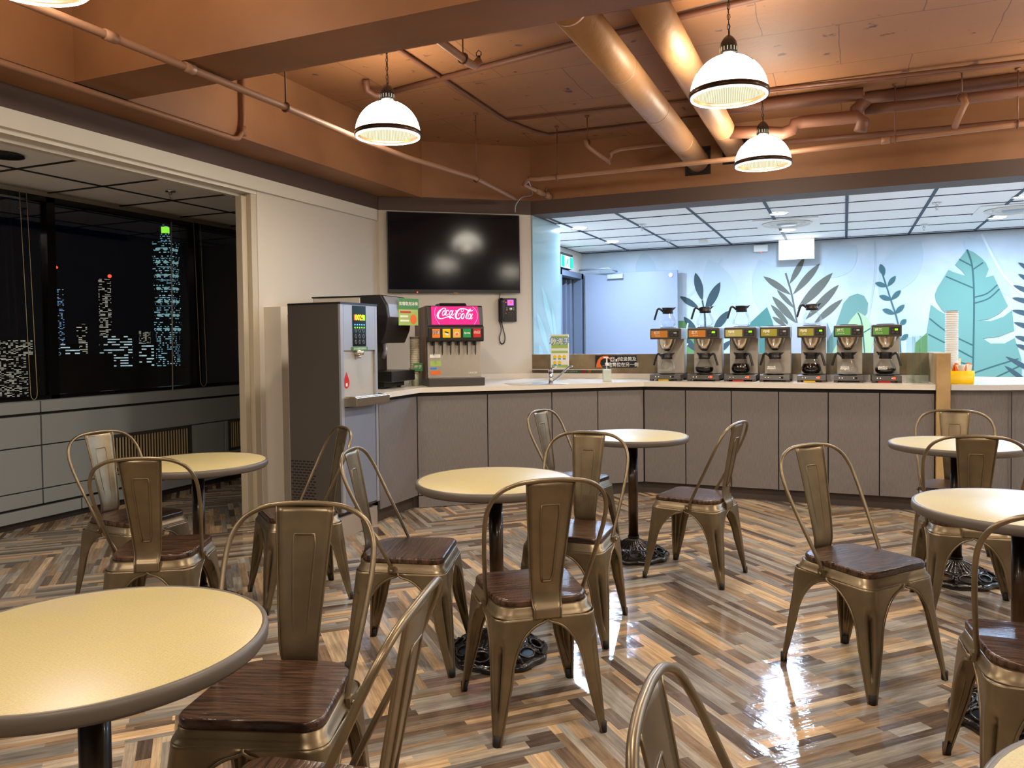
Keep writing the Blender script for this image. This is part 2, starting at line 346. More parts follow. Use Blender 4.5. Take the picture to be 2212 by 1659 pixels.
def dup(root, loc, rz=None, label=None, group=None):
    r = root.copy(); C.objects.link(r); r.location = loc
    if rz is not None: r.rotation_euler = (0, 0, rz)
    if label: r['label'] = label
    if group: r['group'] = group
    for ch in list(root.children):
        c = ch.copy(); C.objects.link(c); c.parent = r
        for g in list(ch.children):
            d = g.copy(); C.objects.link(d); d.parent = c
    return r
def bez(pts, n=8):     # Catmull-Rom through points
    P = [Vector(p) for p in pts]; out = []
    for i in range(len(P)-1):
        p0 = P[max(i-1, 0)]; p1 = P[i]; p2 = P[i+1]; p3 = P[min(i+2, len(P)-1)]
        for k in range(n):
            t = k/n; out.append(0.5*((2*p1)+(-p0+p2)*t+(2*p0-5*p1+4*p2-p3)*t*t+(-p0+3*p1-3*p2+p3)*t**3))
    out.append(P[-1]); return out
def text_mesh(body, size, extrude=0.0004, bold=0.0, shear=0.0, align='CENTER'):
    cu = bpy.data.curves.new('txt', 'FONT'); cu.body = body; cu.size = size; cu.extrude = extrude; cu.offset = bold
    cu.align_x = align; cu.align_y = 'CENTER'; cu.shear = shear; cu.resolution_u = 2
    o = bpy.data.objects.new('txt', cu); C.objects.link(o)
    dg = bpy.context.evaluated_depsgraph_get(); me = bpy.data.meshes.new_from_object(o.evaluated_get(dg))
    bpy.data.objects.remove(o); bpy.data.curves.remove(cu); return me
def text(body, size, loc, material, parent=None, rot=(PI/2, 0, 0), name='lettering', **kw):
    me = text_mesh(body, size, **kw); me.materials.clear(); me.materials.append(M[material] if isinstance(material, str) else material)
    o = bpy.data.objects.new(name, me); C.objects.link(o); o.location = loc; o.rotation_euler = rot
    if parent: o.parent = parent
    return o
# ================================================================ THE SETTING
XW = -4.03; YH = 7.2; ZB = 2.715; ZH = 2.587; ZS = 3.25; XB = -3.70
TB = np.array([-2.86, YH, ZH]); TA = math.radians(38.2); TN = [math.sin(TA), -math.cos(TA), 0]
TD = Vector((math.cos(TA), math.sin(TA), 0))
def tp(x, y): return ap(x, y, TB, TN)
TL = Vector((XW, 7.2 - (-2.86-XW)*math.tan(TA), 0))      # where the angled wall meets the left wall
# --- herringbone floor: planks along +-45 degrees, each of three rows of print strips
def herringbone():
    wd = 0.150; n = 6; rng = random.Random(3)
    cols = [(184, 156, 124), (204, 178, 144), (172, 144, 112), (136, 116, 96), (112, 94, 80), (150, 142, 130), (166, 156, 142), (134, 128, 120), (98, 84, 74), (186, 170, 148), (150, 126, 100), (146, 138, 128), (214, 180, 138), (172, 164, 150), (122, 108, 96), (156, 148, 138)]
    V = []; Fs = []; colr = []; uvs = []
    ox, oy = -0.205, 0.05; s = 1/math.sqrt(2)
    def uv2xy(a, b): return ((a-b)*s*wd+ox, (a+b)*s*wd+oy)
    x0, x1, y0, y1 = -6.3, 5.6, -4.6, 11.4
    def emit(a0, b0, along):      # plank lower-left in grid units
        cx_, cy_ = uv2xy(a0+(3 if along == 'u' else .5), b0+(3 if along == 'v' else .5))
        if not (x0-.6 < cx_ < x1+.6 and y0-.6 < cy_ < y1+.6): return
        du = rng.random()*50; base = rng.random()
        cuts = [0.0, rng.uniform(.18, .3), rng.uniform(.42, .58), rng.uniform(.7, .84), 1.0]
        for row in range(4):
            pos = -rng.random()*3
            q0 = cuts[row]; q1 = cuts[row+1]
            while pos < n:
                ln = rng.choice([1.0, 1.8, 2.6, 3.4, 4.6]); a = max(pos, 0); e = min(pos+ln, n); pos += ln
                if e <= a: continue
                c = rng.choice(cols); k = rng.uniform(0.80, 1.08)
                if along == 'u': q = [(a0+a, b0+q0), (a0+e, b0+q0), (a0+e, b0+q1), (a0+a, b0+q1)]
                else: q = [(a0+q0, b0+a), (a0+q1, b0+a), (a0+q1, b0+e), (a0+q0, b0+e)]
                o = len(V); V.extend([(*uv2xy(*p), 0.0) for p in q]); Fs.append((o, o+1, o+2, o+3))
                colr.append([s2l(v)*k for v in c]); v0 = du+row*1.7+rng.random()
                if along == "u": uvs.extend([(a*wd+du, v0), (e*wd+du, v0), (e*wd+du, v0+wd/3), (a*wd+du, v0+wd/3)])
                else: uvs.extend([(a*wd+du, v0), (a*wd+du, v0+wd/3), (e*wd+du, v0+wd/3), (e*wd+du, v0)])
    R = 130
    for i in range(-R, R):
        for j in range(-14, 15):
            emit(i+n*j, i-n*j, 'u'); emit(i+n*j, i+1-n*j, 'v')
    me = bpy.data.meshes.new('floor'); me.from_pydata(V, [], Fs); me.materials.append(M['floor'])
    ca = me.color_attributes.new('plank', 'FLOAT_COLOR', 'CORNER'); ul = me.uv_layers.new(name='UVMap')
    arr = np.repeat(np.array([c+[1.0] for c in colr], dtype=np.float32), 4, axis=0).ravel(); ca.data.foreach_set('color', arr)
    ul.data.foreach_set('uv', np.array(uvs, dtype=np.float32).ravel()); me.update()
    o = bpy.data.objects.new('floor', me); C.objects.link(o); return struct(o)
herringbone()
struct(MB().box(-6.4, 5.7, -4.7, 11.5, -0.12, -0.004).build('floor_slab', 'kick'))

# --- left side: panel wall, white beam over the wide opening, room by the windows
lw = MB().box(-4.20, XW-0.03, 4.66, TL.y+0.05, 0, ZH)
struct(lw.build('wall_left', 'wall_cream', bevel=0.003))
bmn = MB().box(-4.20, XW, -4.2, TL.y-0.02, 2.487, ZH)
bmn.box(-4.185, XW-0.035, -4.2, 4.66, 2.462, 2.487).box(-4.20, XW-0.12, -4.2, 4.66, 2.44, 2.487)
struct(bmn.build('wall_left_beam', 'white_paint'))
struct(MB().box(-4.19, XW-0.035, 4.60, 4.66, 0, 2.462, 0).box(-4.165, XW-0.075, 4.545, 4.598, 0, 2.44, 0).build('trim_1', 'jamb', bevel=0.004))
struct(MB().box(XW-0.03, -3.90, 4.71, 4.86, 0, 1.62).box(-3.90, -3.70, 4.78, 4.86, 0, 1.56).build('wall_left_boxing', 'wall_cream', bevel=0.003))
struct(MB().box(-4.22, XW, -4.2, TL.y+.05, ZH, ZB).build('wall_left_band', 'taupe_paint'))
# window-side room
wr = MB().box(-6.05, -4.1, 7.4, 7.5, 0, 2.7); struct(wr.build('wall_end', 'wall_cream'))
struct(MB().box(-5.95, -5.78, -4.2, 7.45, 2.50, 2.56).build('trim_2', 'white_paint'))
struct(MB().box(-6.0, -4.18, -4.2, 7.45, 2.552, 2.65).build('ceiling_2', 'tile'))
gr = MB()
for x in (-5.86, -5.18, -4.50, -4.215): gr.box(x-0.010, x+0.010, -4.2, 7.45, 2.545, 2.553)
for k in range(-10, 7):
    y = 3.587+0.665*k; gr.box(-5.9, -4.2, y-0.010, y+0.010, 2.545, 2.553)
struct(gr.build('ceiling_2_grid', 'black'))
# low panelled bench under the windows
XF = -5.56
bn = MB()
def brow(z0, z1, ys, x=XF):
    for a, b_ in zip(ys[:-1], ys[1:]): bn.box(x-0.12, x, a+0.006, b_-0.006, z0, z1)
ycuts = [-4.2, -2.6, -1.0, 0.6, 2.2, 3.98, 5.42, 5.86, 7.4]
brow(0.845, 0.93, [-4.2, 0.6, 3.98, 7.4]); brow(0.60, 0.825, [-4.2, 0.6, 3.98, 7.4]); brow(0.27, 0.592, ycuts); brow(0.155, 0.262, ycuts); brow(0.05, 0.135, [-4.2, 0.6, 4.3, 7.4])
struct(bn.build('wall_window_bench', 'bench', bevel=0.004))
struct(MB().box(-6.0, XF-0.03, -4.2, 7.4, 0, 0.925).build('wall_window_bench_core', 'cab_dark'))
gl = MB()
for (a, b_) in ((4.5, 5.40), (5.93, 6.75)):
    gl.box(XF-0.01, XF+0.012, a-0.03, a, 0.30, 0.60, 0).box(XF-0.01, XF+0.012, b_, b_+0.03, 0.30, 0.60, 0).box(XF-0.01, XF+0.012, a, b_, 0.30, 0.325, 0).box(XF-0.01, XF+0.012, a, b_, 0.575, 0.60, 0)
    k = int((b_-a)/0.03)
    for i in range(k): gl.box(XF, XF+0.010, a+0.005+i*0.03, a+0.014+i*0.03, 0.325, 0.575, 1)
    gl.box(XF-0.02, XF+0.002, a, b_, 0.325, 0.575, 2)
ra = struct(gl.build('wall_window_vents', ['dark_grey', 'slat', 'black']))
# windows: black frames with panes
XG = -5.72
edges = [-4.2, -2.2, -0.3, 1.35, 2.85, 4.20, 5.68, 7.4]
for i, (a, b_) in enumerate(zip(edges[:-1], edges[1:])):
    fr = MB(); t = 0.035
    fr.box(XG-0.05, XG+0.03, a, a+t, 0.92, 2.5).box(XG-0.05, XG+0.03, b_-t, b_, 0.92, 2.5).box(XG-0.05, XG+0.03, a, b_, 0.92, 0.96).box(XG-0.05, XG+0.03, a, b_, 2.46, 2.5)
    o = struct(fr.build('window_%d' % (i+1), 'black_gloss'))
    MB().box(XG-0.012, XG-0.004, a+t, b_-t, 0.96, 2.46).build('pane', 'glass_blue', o)
struct(MB().box(-6.0, XG-0.06, -4.2, 7.4, -0.1, 0.92).build('wall_window_outer', 'cab_dark'))
# roller blind cord loops hanging in front of the windows
def cord(xl, xr, ytop, ybot, label):
    X = XG+0.09
    a = ax(xl, ytop, X); b_ = ax(xr, ytop, X); c = ax((xl+xr)/2+6, ybot, X)
    p = [(X, a.y, 2.50), (X, a.y+0.02, 1.8), (X, a.y+0.04, c.z+0.10)]
    w2 = (b_.y-a.y)/2
    for k in range(9): th = PI+PI*k/8; p.append((X, a.y+0.04+w2+w2*math.cos(th), c.z+0.06+0.06*math.sin(th)))
    p += [(X, b_.y+0.02, 1.8), (X, b_.y, 2.50)]
    tag(MB().tube(p, 0.0022, 6).build('roller_blind_loop', 'slat', at=(X, a.y, 2.5)), label, 'blind cord', 'roller blind cords')
cord(42, 57, 420, 865, 'beige blind cord loop hanging in the window at the far left')
cord(418, 432, 480, 835, 'beige blind cord loop hanging right of the lit tower')
tag(MB().tube([tuple(ax(370, 480, XG+.07)), tuple(ax(373, 842, XG+.07))], 0.006, 6).build('blind_rod', 'steel_sat', at=tuple(ax(373, 842, XG+.07))), 'thin steel rod standing in front of the window beside the lit tower', 'rod')

# --- angled wall with the television, header, back opening
pend = [(TL.x-0.15, TL.y), (TL.x, TL.y), (-2.86, YH), (-2.86, 7.95), (-4.18, 7.95)]
struct(MB().prism(pend, 0, ZH-0.0).build('wall_tv', 'wall_cream'))
off = Vector((TN[0], TN[1], 0))*0.006
q = [(p[0], p[1]) for p in pend]; q[1] = (TL.x+off.x-.0, TL.y+off.y); q[2] = (-2.86+off.x, YH+off.y)
struct(MB().prism(q, ZH, 2.722).build('wall_tv_band', 'taupe_paint'))
struct(MB().prism(q, 2.722, ZS+0.02).build('wall_tv_upper', 'brown_paint'))
struct(MB().box(-2.866, 5.6, YH, YH+0.30, ZH, 2.72).build('wall_header_band', 'taupe_paint'))
struct(MB().box(-2.866, 5.6, YH-0.004, YH+0.30, 2.72, ZS+0.02).build('wall_header', 'brown_paint'))
struct(MB().box(-4.2, XB, -4.3, TL.y+1.0, ZB, ZS+0.01).build('wall_left_header', 'brown_paint'))
struct(MB().box(XB-0.02, 5.6, 2.885, 3.215, ZB, ZS+0.01).build('ceiling_beam', 'brown_paint'))
struct(MB().box(XB-0.02, 5.6, -1.6, -1.27, ZB, ZS+0.01).build('ceiling_beam_rear', 'brown_paint'))
struct(MB().box(-4.3, 5.7, -4.4, YH+0.3, ZS, ZS+0.15).build('ceiling', 'slab'))
struct(MB().box(5.5, 5.7, -4.4, 11.2, 0, ZS).build('wall_right', 'wall_cream'))
struct(MB().box(-6.1, 5.7, -4.5, -4.2, 0, ZS).build('wall_rear', 'wall_cream'))
# --- serving area behind: walls, tiled ceiling, door
struct(MB().box(-4.2, 5.6, 10.8, 10.95, 0, 2.7).build('wall_back', 'mural_bg'))
struct(MB().box(-4.2, 5.6, YH+.02, 10.9, 2.603, 2.7).build('ceiling_3', 'tile'))
gr = MB()
for k in range(-1, 12): x = -2.80+0.705*k; gr.box(x-0.014, x+0.014, YH+0.02, 10.8, 2.597, 2.604)
for k in range(6): y = 7.97+0.675*k; gr.box(-3.5, 5.5, y-0.008, y+0.008, 2.597, 2.604)
gr.box(-3.5, 5.5, 10.775, 10.8, 2.590, 2.604)
struct(gr.build('ceiling_3_grid', 'grid_blue'))
# left wall of the serving area with a doorway
struct(MB().box(-3.62, -3.5, 7.9, 9.80, 0, 2.62).box(-3.62, -3.5, 9.80, 10.8, 2.29, 2.62).build('wall_back_left', 'wall_cream'))
fr = MB().box(-3.60, -3.47, 9.78, 9.86, 0, 2.30).box(-3.60, -3.47, 10.70, 10.79, 0, 2.30).box(-3.60, -3.47, 9.78, 10.79, 2.22, 2.30)
fr.box(-3.9, -3.60, 10.58, 10.66, 0, 2.22).box(-4.0, -3.62, 10.44, 10.50, 0, 2.20)
d1 = struct(fr.build('door_1', 'frame_grey', bevel=0.004))
struct(MB().box(-4.6, -4.5, 9.3, 11.0, 0, 2.7).box(-4.5, -3.62, 10.82, 10.9, 0, 2.7).build('wall_corridor', 'frame_grey'))
struct(MB().box(-4.6, -3.62, 9.3, 11.0, 2.62, 2.7).build('ceiling_corridor', 'cab_dark'))
lf = MB().box(-3.405, -2.09, 10.655, 10.70, 0.01, 2.285)
leaf = lf.build('door_leaf', 'door_grey', d1, bevel=0.003); leaf['label'] = 'open grey door leaf folded back against the leaf mural'
mm_ = MB(); mm_.tube([(-3.47, 10.60, 2.34), (-3.0, 10.45, 2.335), (-2.93, 10.64, 2.30)], 0.012, 8).box(-3.06, -2.84, 10.60, 10.655, 2.20, 2.26)
mm_.build('door_closer', 'silver_paint', d1)
MB().ycyl(-2.18, 2.22, 0.03, 10.645, 10.655, 16).build('door_disc', 'white_plastic', d1)

# glass end panel of the angled wall, pale blue print with faint leaves
def lens(p0, p1, w, n=10, bend=0.0):
    d = (p1[0]-p0[0], p1[1]-p0[1]); L = math.hypot(*d); nx, ny = -d[1]/L, d[0]/L; A = []; B = []
    for k in range(n+1):
        t = k/n; hw = w*math.sin(PI*t)**0.8*(1-0.25*(t-0.5)); bx = bend*math.sin(PI*t)*L
        c = (p0[0]+d[0]*t+nx*bx, p0[1]+d[1]*t+ny*bx); A.append((c[0]+nx*hw, c[1]+ny*hw)); B.append((c[0]-nx*hw, c[1]-ny*hw))
    return A+B[::-1][1:-1]
M['panel_blue'] = mat('panel_print', rgb(154, 180, 184), 0.08, spec=0.6)
M['panel_leaf'] = mat('panel_print_leaf', rgb(164, 200, 204), 0.1)
ep = MB().box(-2.862, -2.842, YH+0.004, 8.02, 1.062, ZH-0.004)
for p0, p1, w_ in (((7.45, 1.9), (7.8, 1.35), 0.06), ((7.3, 1.62), (7.65, 1.2), 0.06), ((7.75, 1.7), (7.9, 1.2), 0.04), ((7.35, 1.30), (7.5, 1.09), 0.05)):
    L_ = lens(p0, p1, w_); ep.add([(-2.8415, y, z) for y, z in L_], [list(range(len(L_)))], 1)
struct(ep.build('wall_tv_end_panel', ['panel_blue', 'panel_leaf']))
struct(MB().box(-2.862, -2.835, YH+0.004, 8.02, 0, 1.062).build('wall_tv_end_base', 'stone'))

# --- leaf mural on the back wall, traced at its place on that wall
YM = 10.797
mats_m = ['m_slate', 'm_olive', 'm_sage', 'm_teal', 'm_green', 'm_light', 'm_sprig', 'm_monstera', 'm_vein', 'm_faint', 'm_white', 'm_fern']
for nm, c in zip(mats_m, ((48, 66, 70), (88, 86, 74), (100, 134, 122), (66, 112, 102), (92, 128, 74), (156, 176, 134), (56, 92, 92), (102, 142, 128), (50, 88, 84), (168, 180, 186), (196, 202, 206), (56, 74, 80))):
    M[nm] = mat(nm, rgb(*c), 0.75)
mu = MB(); lay = [0]
def mpoly(pts, m, layer=0):
    lay[0] += 1; y = YM-0.0006*layer-0.0004-0.00001*lay[0]
    P = [ay(px, py, y) for px, py in pts]
    mu.add([(p.x, y, p.z) for p in P], [list(range(len(P)))], m)
def mleaf(tip, base, w_, m, layer=1, bend=0.0): mpoly(lens(tip, base, w_, 10, bend), m, layer)
def mline(pts, w_, m, layer=2):
    Q = [tuple(v[:2]) for v in bez([(a, b_, 0) for a, b_ in pts], 5)]; A = []; B = []
    for i, c in enumerate(Q):
        d = (Q[min(i+1, len(Q)-1)][0]-Q[max(i-1, 0)][0], Q[min(i+1, len(Q)-1)][1]-Q[max(i-1, 0)][1]); L = math.hypot(*d) or 1
        A.append((c[0]-d[1]/L*w_, c[1]+d[0]/L*w_)); B.append((c[0]+d[1]/L*w_, c[1]-d[0]/L*w_))
    for i in range(len(Q)-1): mpoly([A[i], A[i+1], B[i+1], B[i]], m, layer)
for (a, b_, w_) in (((1300, 560), (1345, 620), 26), ((1390, 545), (1400, 620), 22), ((1530, 560), (1585, 700), 34), ((1640, 560), (1700, 720), 40), ((1850, 530), (1780, 600), 30), ((1990, 520), (1900, 640), 38), ((2150, 560), (2080, 520), 22), ((2090, 510), (2180, 640), 26)):
    mleaf(a, b_, w_, 9, 0)
mline([(1890, 520), (1890, 600), (1870, 720)], 1.2, 9); mline([(2120, 505), (2165, 590), (2212, 640)], 2.5, 10); mline([(1560, 560), (1530, 600), (1475, 650)], 2.5, 9)
for a, b_, w_ in (((1502, 589), (1517, 649), 8.5), ((1556, 609), (1523, 674), 9.5), ((1469, 640), (1510, 666), 6.5), ((1477, 684), (1508, 722), 7), ((1575, 671), (1540, 716), 8.5), ((1475, 725), (1505, 760), 7), ((1580, 735), (1545, 766), 6)):
    mleaf(a, b_, w_, 0, 2)
mline([(1517, 649), (1523, 690), (1522, 766)], 1.6, 0, 2)
mpoly([(1464, 693), (1483, 693), (1500, 730), (1505, 768), (1464, 768)], 4, 1)
mline([(1486, 698), (1478, 735)], 1.6, 10, 2); mline([(1474, 755), (1486, 742)], 1.6, 10, 2)
for a, b_, w_ in (((1738, 556), (1706, 613), 6.5), ((1771, 569), (1713, 636), 7.5), ((1799, 589), (1722, 668), 10), ((1812, 615), (1740, 690), 8.5), ((1820, 646), (1757, 700), 7), ((1649, 597), (1709, 637), 7), ((1678, 626), (1716, 666), 5), ((1668, 640), (1720, 698), 8), ((1665, 658), (1706, 704), 6), ((1668, 684), (1700, 706), 5)):
    mleaf(a, b_, w_, 1, 2)
mline([(1697, 590), (1710, 635), (1722, 700)], 2.0, 1, 3)
sg = [(1770, 768), (1805, 705), (1822, 655), (1835, 640), (1852, 634), (1866, 639), (1875, 655), (1873, 676), (1860, 692), (1835, 712), (1805, 768)]
mpoly(sg, 2, 3)
mpoly([(1657, 663), (1614, 703), (1590, 768), (1690, 768), (1668, 692)], 3, 3)
mpoly([(1853, 673), (1838, 690), (1815, 728), (1795, 768), (1880, 768), (1888, 730), (1884, 702), (1868, 682)], 5, 4)
mline([(1853, 675), (1862, 700), (1868, 768)], 1.4, 8, 5); mline([(1866, 718), (1886, 706)], 1.2, 8, 5)
mline([(1901, 575), (1912, 610), (1925, 650), (1940, 700), (1946, 768)], 1.6, 6, 3)
for a, b_, w_ in (((1902, 570), (1910, 596), 6.5), ((1890, 611), (1917, 619), 5.5), ((1935, 596), (1917, 619), 5.5), ((1899, 639), (1926, 648), 5.5), ((1946, 627), (1925, 648), 5.5), ((1906, 668), (1933, 678), 5.5), ((1954, 658), (1933, 678), 5.5), ((1958, 690), (1944, 702), 5.5), ((1962, 722), (1946, 735), 5.5)):
    mleaf(a, b_, w_, 6, 3)
mpoly([(1978, 740), (2003, 718), (2006, 768), (1975, 768)], 4, 1)
mon = [(2089, 539), (2104, 545), (2121, 558), (2130, 568), (2136, 582), (2129, 599), (2146, 595), (2177, 661), (2158, 678), (2134, 690), (2111, 692), (2140, 694), (2168, 684), (2186, 670), (2191, 714), (2158, 727), (2123, 731), (2140, 742), (2170, 742), (2192, 730), (2206, 775), (2208, 822), (2080, 822), (2040, 812), (2002, 790), (2002, 739), (2003, 713), (2007, 687), (2011, 658), (2028, 671), (2051, 684), (2034, 668), (2022, 650), (2020, 636), (2025, 622), (2049, 583), (2060, 588), (2087, 596), (2077, 584), (2063, 572)]
mpoly(mon, 7, 4)
mline([(2089, 539), (2100, 575), (2104, 640), (2103, 740), (2101, 822)], 2.0, 8, 6)
for pts in ([(2072, 560), (2099, 574)], [(2102, 582), (2124, 567)], [(2043, 597), (2102, 622)], [(2105, 642), (2132, 634), (2155, 615)], [(2105, 655), (2135, 645), (2159, 624)], [(2008, 688), (2050, 720), (2102, 746)], [(2005, 722), (2050, 745), (2102, 773)], [(2030, 770), (2100, 790)], [(2103, 806), (2150, 790), (2200, 775)], [(2145, 818), (2204, 790)]):
    mline(pts, 1.5, 8, 6)
for a, b_ in (((2170, 790), (2225, 830)), ((2186, 670), (2240, 682)), ((2188, 616), (2240, 636)), ((2186, 643), (2240, 656)), ((2199, 567), (2240, 590)), ((2199, 592), (2240, 612)), ((2190, 696), (2240, 712)), ((2192, 726), (2240, 740)), ((2194, 744), (2240, 760)), ((2172, 770), (2240, 806))):
    mleaf(a, b_, 5.0, 11, 7)
tag(mu.build('wall_mural', mats_m), 'printed mural of green and grey jungle leaves on the pale back wall', 'mural')

# --- fittings of the serving area ceiling
vnt = thing('ceiling_diffuser', 'round white air diffuser between two downlights left of the white sign', 'air vent', (-0.58, 9.05, 2.597), 0, 'round air diffusers in the serving area ceiling')
MB().box(-0.33, 0.33, -0.32, 0.32, -0.004, 0.003).build('panel', 'tile', vnt)
MB().lathe([(0.26, -0.012), (0.25, -0.022), (0.235, -0.006)], 32).build('outer_ring', 'white_plastic', vnt)
MB().lathe([(0.19, -0.016), (0.18, -0.026), (0.165, -0.010)], 32).build('inner_ring', 'white_plastic', vnt)
MB().lathe([(0.001, -0.022), (0.10, -0.024), (0.11, -0.012)], 24).build('centre_disc', 'silver_paint', vnt)
dup(vnt, (1.55, 9.12, 2.597), label='round white air diffuser at the right edge over the big teal leaf')
dl = thing('downlight', '', 'downlight', (0, 0, 0), 0, 'round downlights in the serving area ceiling')
MB().lathe([(0.085, 0.0), (0.100, -0.006), (0.092, -0.010), (0.080, -0.004)], 28).build('trim_ring', 'white_plastic', dl)
MB().lathe([(0.001, -0.003), (0.081, -0.003)], 24).build('lens', 'down_glow', dl)
dlab = ['round downlight nearest the blue glass panel', 'round downlight over the open door, behind the one by the panel', 'round downlight in front of the air diffuser near the white sign', 'round downlight between the air diffuser and the white sign', 'round downlight cut by the right edge of the photo', 'round downlight behind the right-hand air diffuser']
dlab += ['round downlight outside the picture at the far right, nearer one', 'round downlight outside the picture at the far right, farther one', 'added round fill light of the window side, outside the picture to the left']
for i, (x, y) in enumerate(DOWN+[(-5.0, 0.4)]):  # last entry is an unseen fixture added to go with the window-side fill
    if i == 0: dl.location = (x, y, 2.60); dl['label'] = dlab[0]
    else: dup(dl, (x, y, 2.60 if i < 8 else 2.551), label=dlab[i])
sp = thing('fire_sprinkler', '', 'sprinkler', (0, 0, 0), 0, 'pendent sprinkler heads')
MB().lathe([(0.001, 0.0), (0.042, -0.001), (0.036, -0.012), (0.014, -0.014), (0.012, -0.03), (0.001, -0.03)], 18).build('escutcheon', 'chrome', sp)
fr = MB().tube([(-0.012, 0, -0.03), (-0.014, 0, -0.05), (0, 0, -0.066), (0.014, 0, -0.05), (0.012, 0, -0.03)], 0.0028, 6).cyl((0, 0), 0.003, -0.06, -0.03, 8); fr.build('frame', 'steel', sp)
MB().lathe([(0.001, -0.066), (0.018, -0.067), (0.001, -0.069)], 14).build('deflector', 'steel', sp)
sps = [((-2.038, 8.437, 2.60), 'sprinkler head on the ceiling right of the first downlight'), ((-2.048, 9.875, 2.60), 'sprinkler head near the white smoke sensor'), ((0.802, 8.38, 2.60), 'sprinkler head nearest the brown header, upper right'), ((0.823, 9.926, 2.60), 'sprinkler head over the dark sprig of the mural'), ((az(368, 411, 2.552)[0], az(368, 411, 2.552)[1], 2.55), 'dark sprinkler head under the tiled ceiling by the windows')]
for i, (l, lb) in enumerate(sps):
    if i == 0: sp.location = l; sp['label'] = lb
    else: o = dup(sp, l, label=lb)
rg = az(8, 333, 2.552)
tag(MB().lathe([(0.075, 0.0), (0.11, -0.004), (0.115, -0.014), (0.095, -0.016), (0.075, -0.006), (0.001, -0.004)], 32, c=(rg.x, rg.y)).build('ceiling_speaker', 'black', at=(rg.x, rg.y, 0), loc=(rg.x, rg.y, 2.552)), 'round black-rimmed ceiling speaker over the window side', 'ceiling speaker')
sm = az(1519, 519, 2.60)
tag(MB().box(sm.x-0.05, sm.x+0.05, sm.y-0.04, sm.y+0.04, 2.56, 2.60).build('smoke_sensor', 'white_plastic', at=(sm.x, sm.y, 2.6), bevel=0.006), 'small white sensor box on the ceiling grid', 'sensor')
# lit signs
sg = thing('lit_sign', 'blank glaring white lit sign hanging under the ceiling', 'sign', (-0.50, 10.55, 2.36))
a = ay(1683, 521, 10.55); b_ = ay(1758, 557, 10.55)
sg.location = ((a.x+b_.x)/2, 10.55, b_.z); hw = (b_.x-a.x)/2; hh = a.z-b_.z
MB().box(-hw-0.006, hw+0.006, 0.0, 0.04, -0.006, hh+0.05).build('housing', 'white_plastic', sg)
MB().box(-hw, hw, -0.004, 0.0, 0, hh).build('lit_face', 'sign_white', sg)
MB().cyl((-0.1, 0.02), 0.004, hh+0.05, 2.60-b_.z, 6).cyl((0.1, 0.02), 0.004, hh+0.05, 2.60-b_.z, 6).build('hanger', 'steel', sg)
MB().ball((hw+0.02, 0.0, hh+0.03), 0.008).build('indicator', 'led_red', sg)
M['exit_green'] = emat('exit_green', (0.02, 0.75, 0.42, 1), 1.8); M['exit_white'] = emat('exit_white', (0.6, 1.0, 0.85, 1), 2.4)
ex = thing('exit_sign', 'green running-man exit sign box over the doorway', 'exit sign', (-3.5, 10.15, 2.31))
a = ax(1213, 549, -3.42); b_ = ax(1239, 590, -3.42)
y0, y1, z0, z1 = a.y, b_.y, 2.31, 2.50
ex.location = (-3.5, (y0+y1)/2, z0); hy = (y1-y0)/2
MB().box(0.0, 0.07, -hy, hy, 0, 0.20).build('housing', 'dark_grey', ex)
MB().box(0.07, 0.074, -hy+.005, hy-.005, 0.005, 0.165, 0).build('lit_face', 'exit_white', ex)
rm = MB(); X = 0.0755
def xq(pts): rm.add([(X, y, z) for y, z in pts], [list(range(len(pts)))], 0)
xq([(-hy+.01, .01), (-hy*0.45, .01), (-hy*0.45, .16), (-hy+.01, .16)]); xq([(hy*.4, .01), (hy-.01, .01), (hy-.01, .16), (hy*.4, .16)])
xq([(-.02, .07), (.03, .06), (.05, .12), (.0, .13)]); xq([(-.06, .02), (-.04, .015), (.0, .07), (-.025, .075)]); xq([(.03, .02), (.05, .02), (.03, .075), (.01, .07)])
rm.build('running_figure', 'exit_green', ex)
el = thing('emergency_lamp', 'white emergency lamp box with red indicator left of the white sign', 'emergency lamp', (0, 0, 0))
a = ay(1632, 527, 10.78); el.location = (a.x+0.07, 10.8, a.z-0.07)
MB().box(-0.09, 0.09, -0.07, 0, -0.04, 0.05).build('housing', 'white_plastic', el, bevel=0.012)
MB().ball((0.01, -0.07, -0.045), 0.007).build('indicator', 'led_red', el)
# white wall box and plate behind the coffee machines
a = ay(1706, 698, 10.7); b_ = ay(1723, 765, 10.7)
tag(MB().box(a.x-.02, b_.x+0.35, 10.62, 10.79, 0.6, a.z).build('steel_bin', 'silver_paint', at=(a.x, 10.7, 0.6)), 'pale box unit standing behind the coffee machines against the mural', 'box unit')
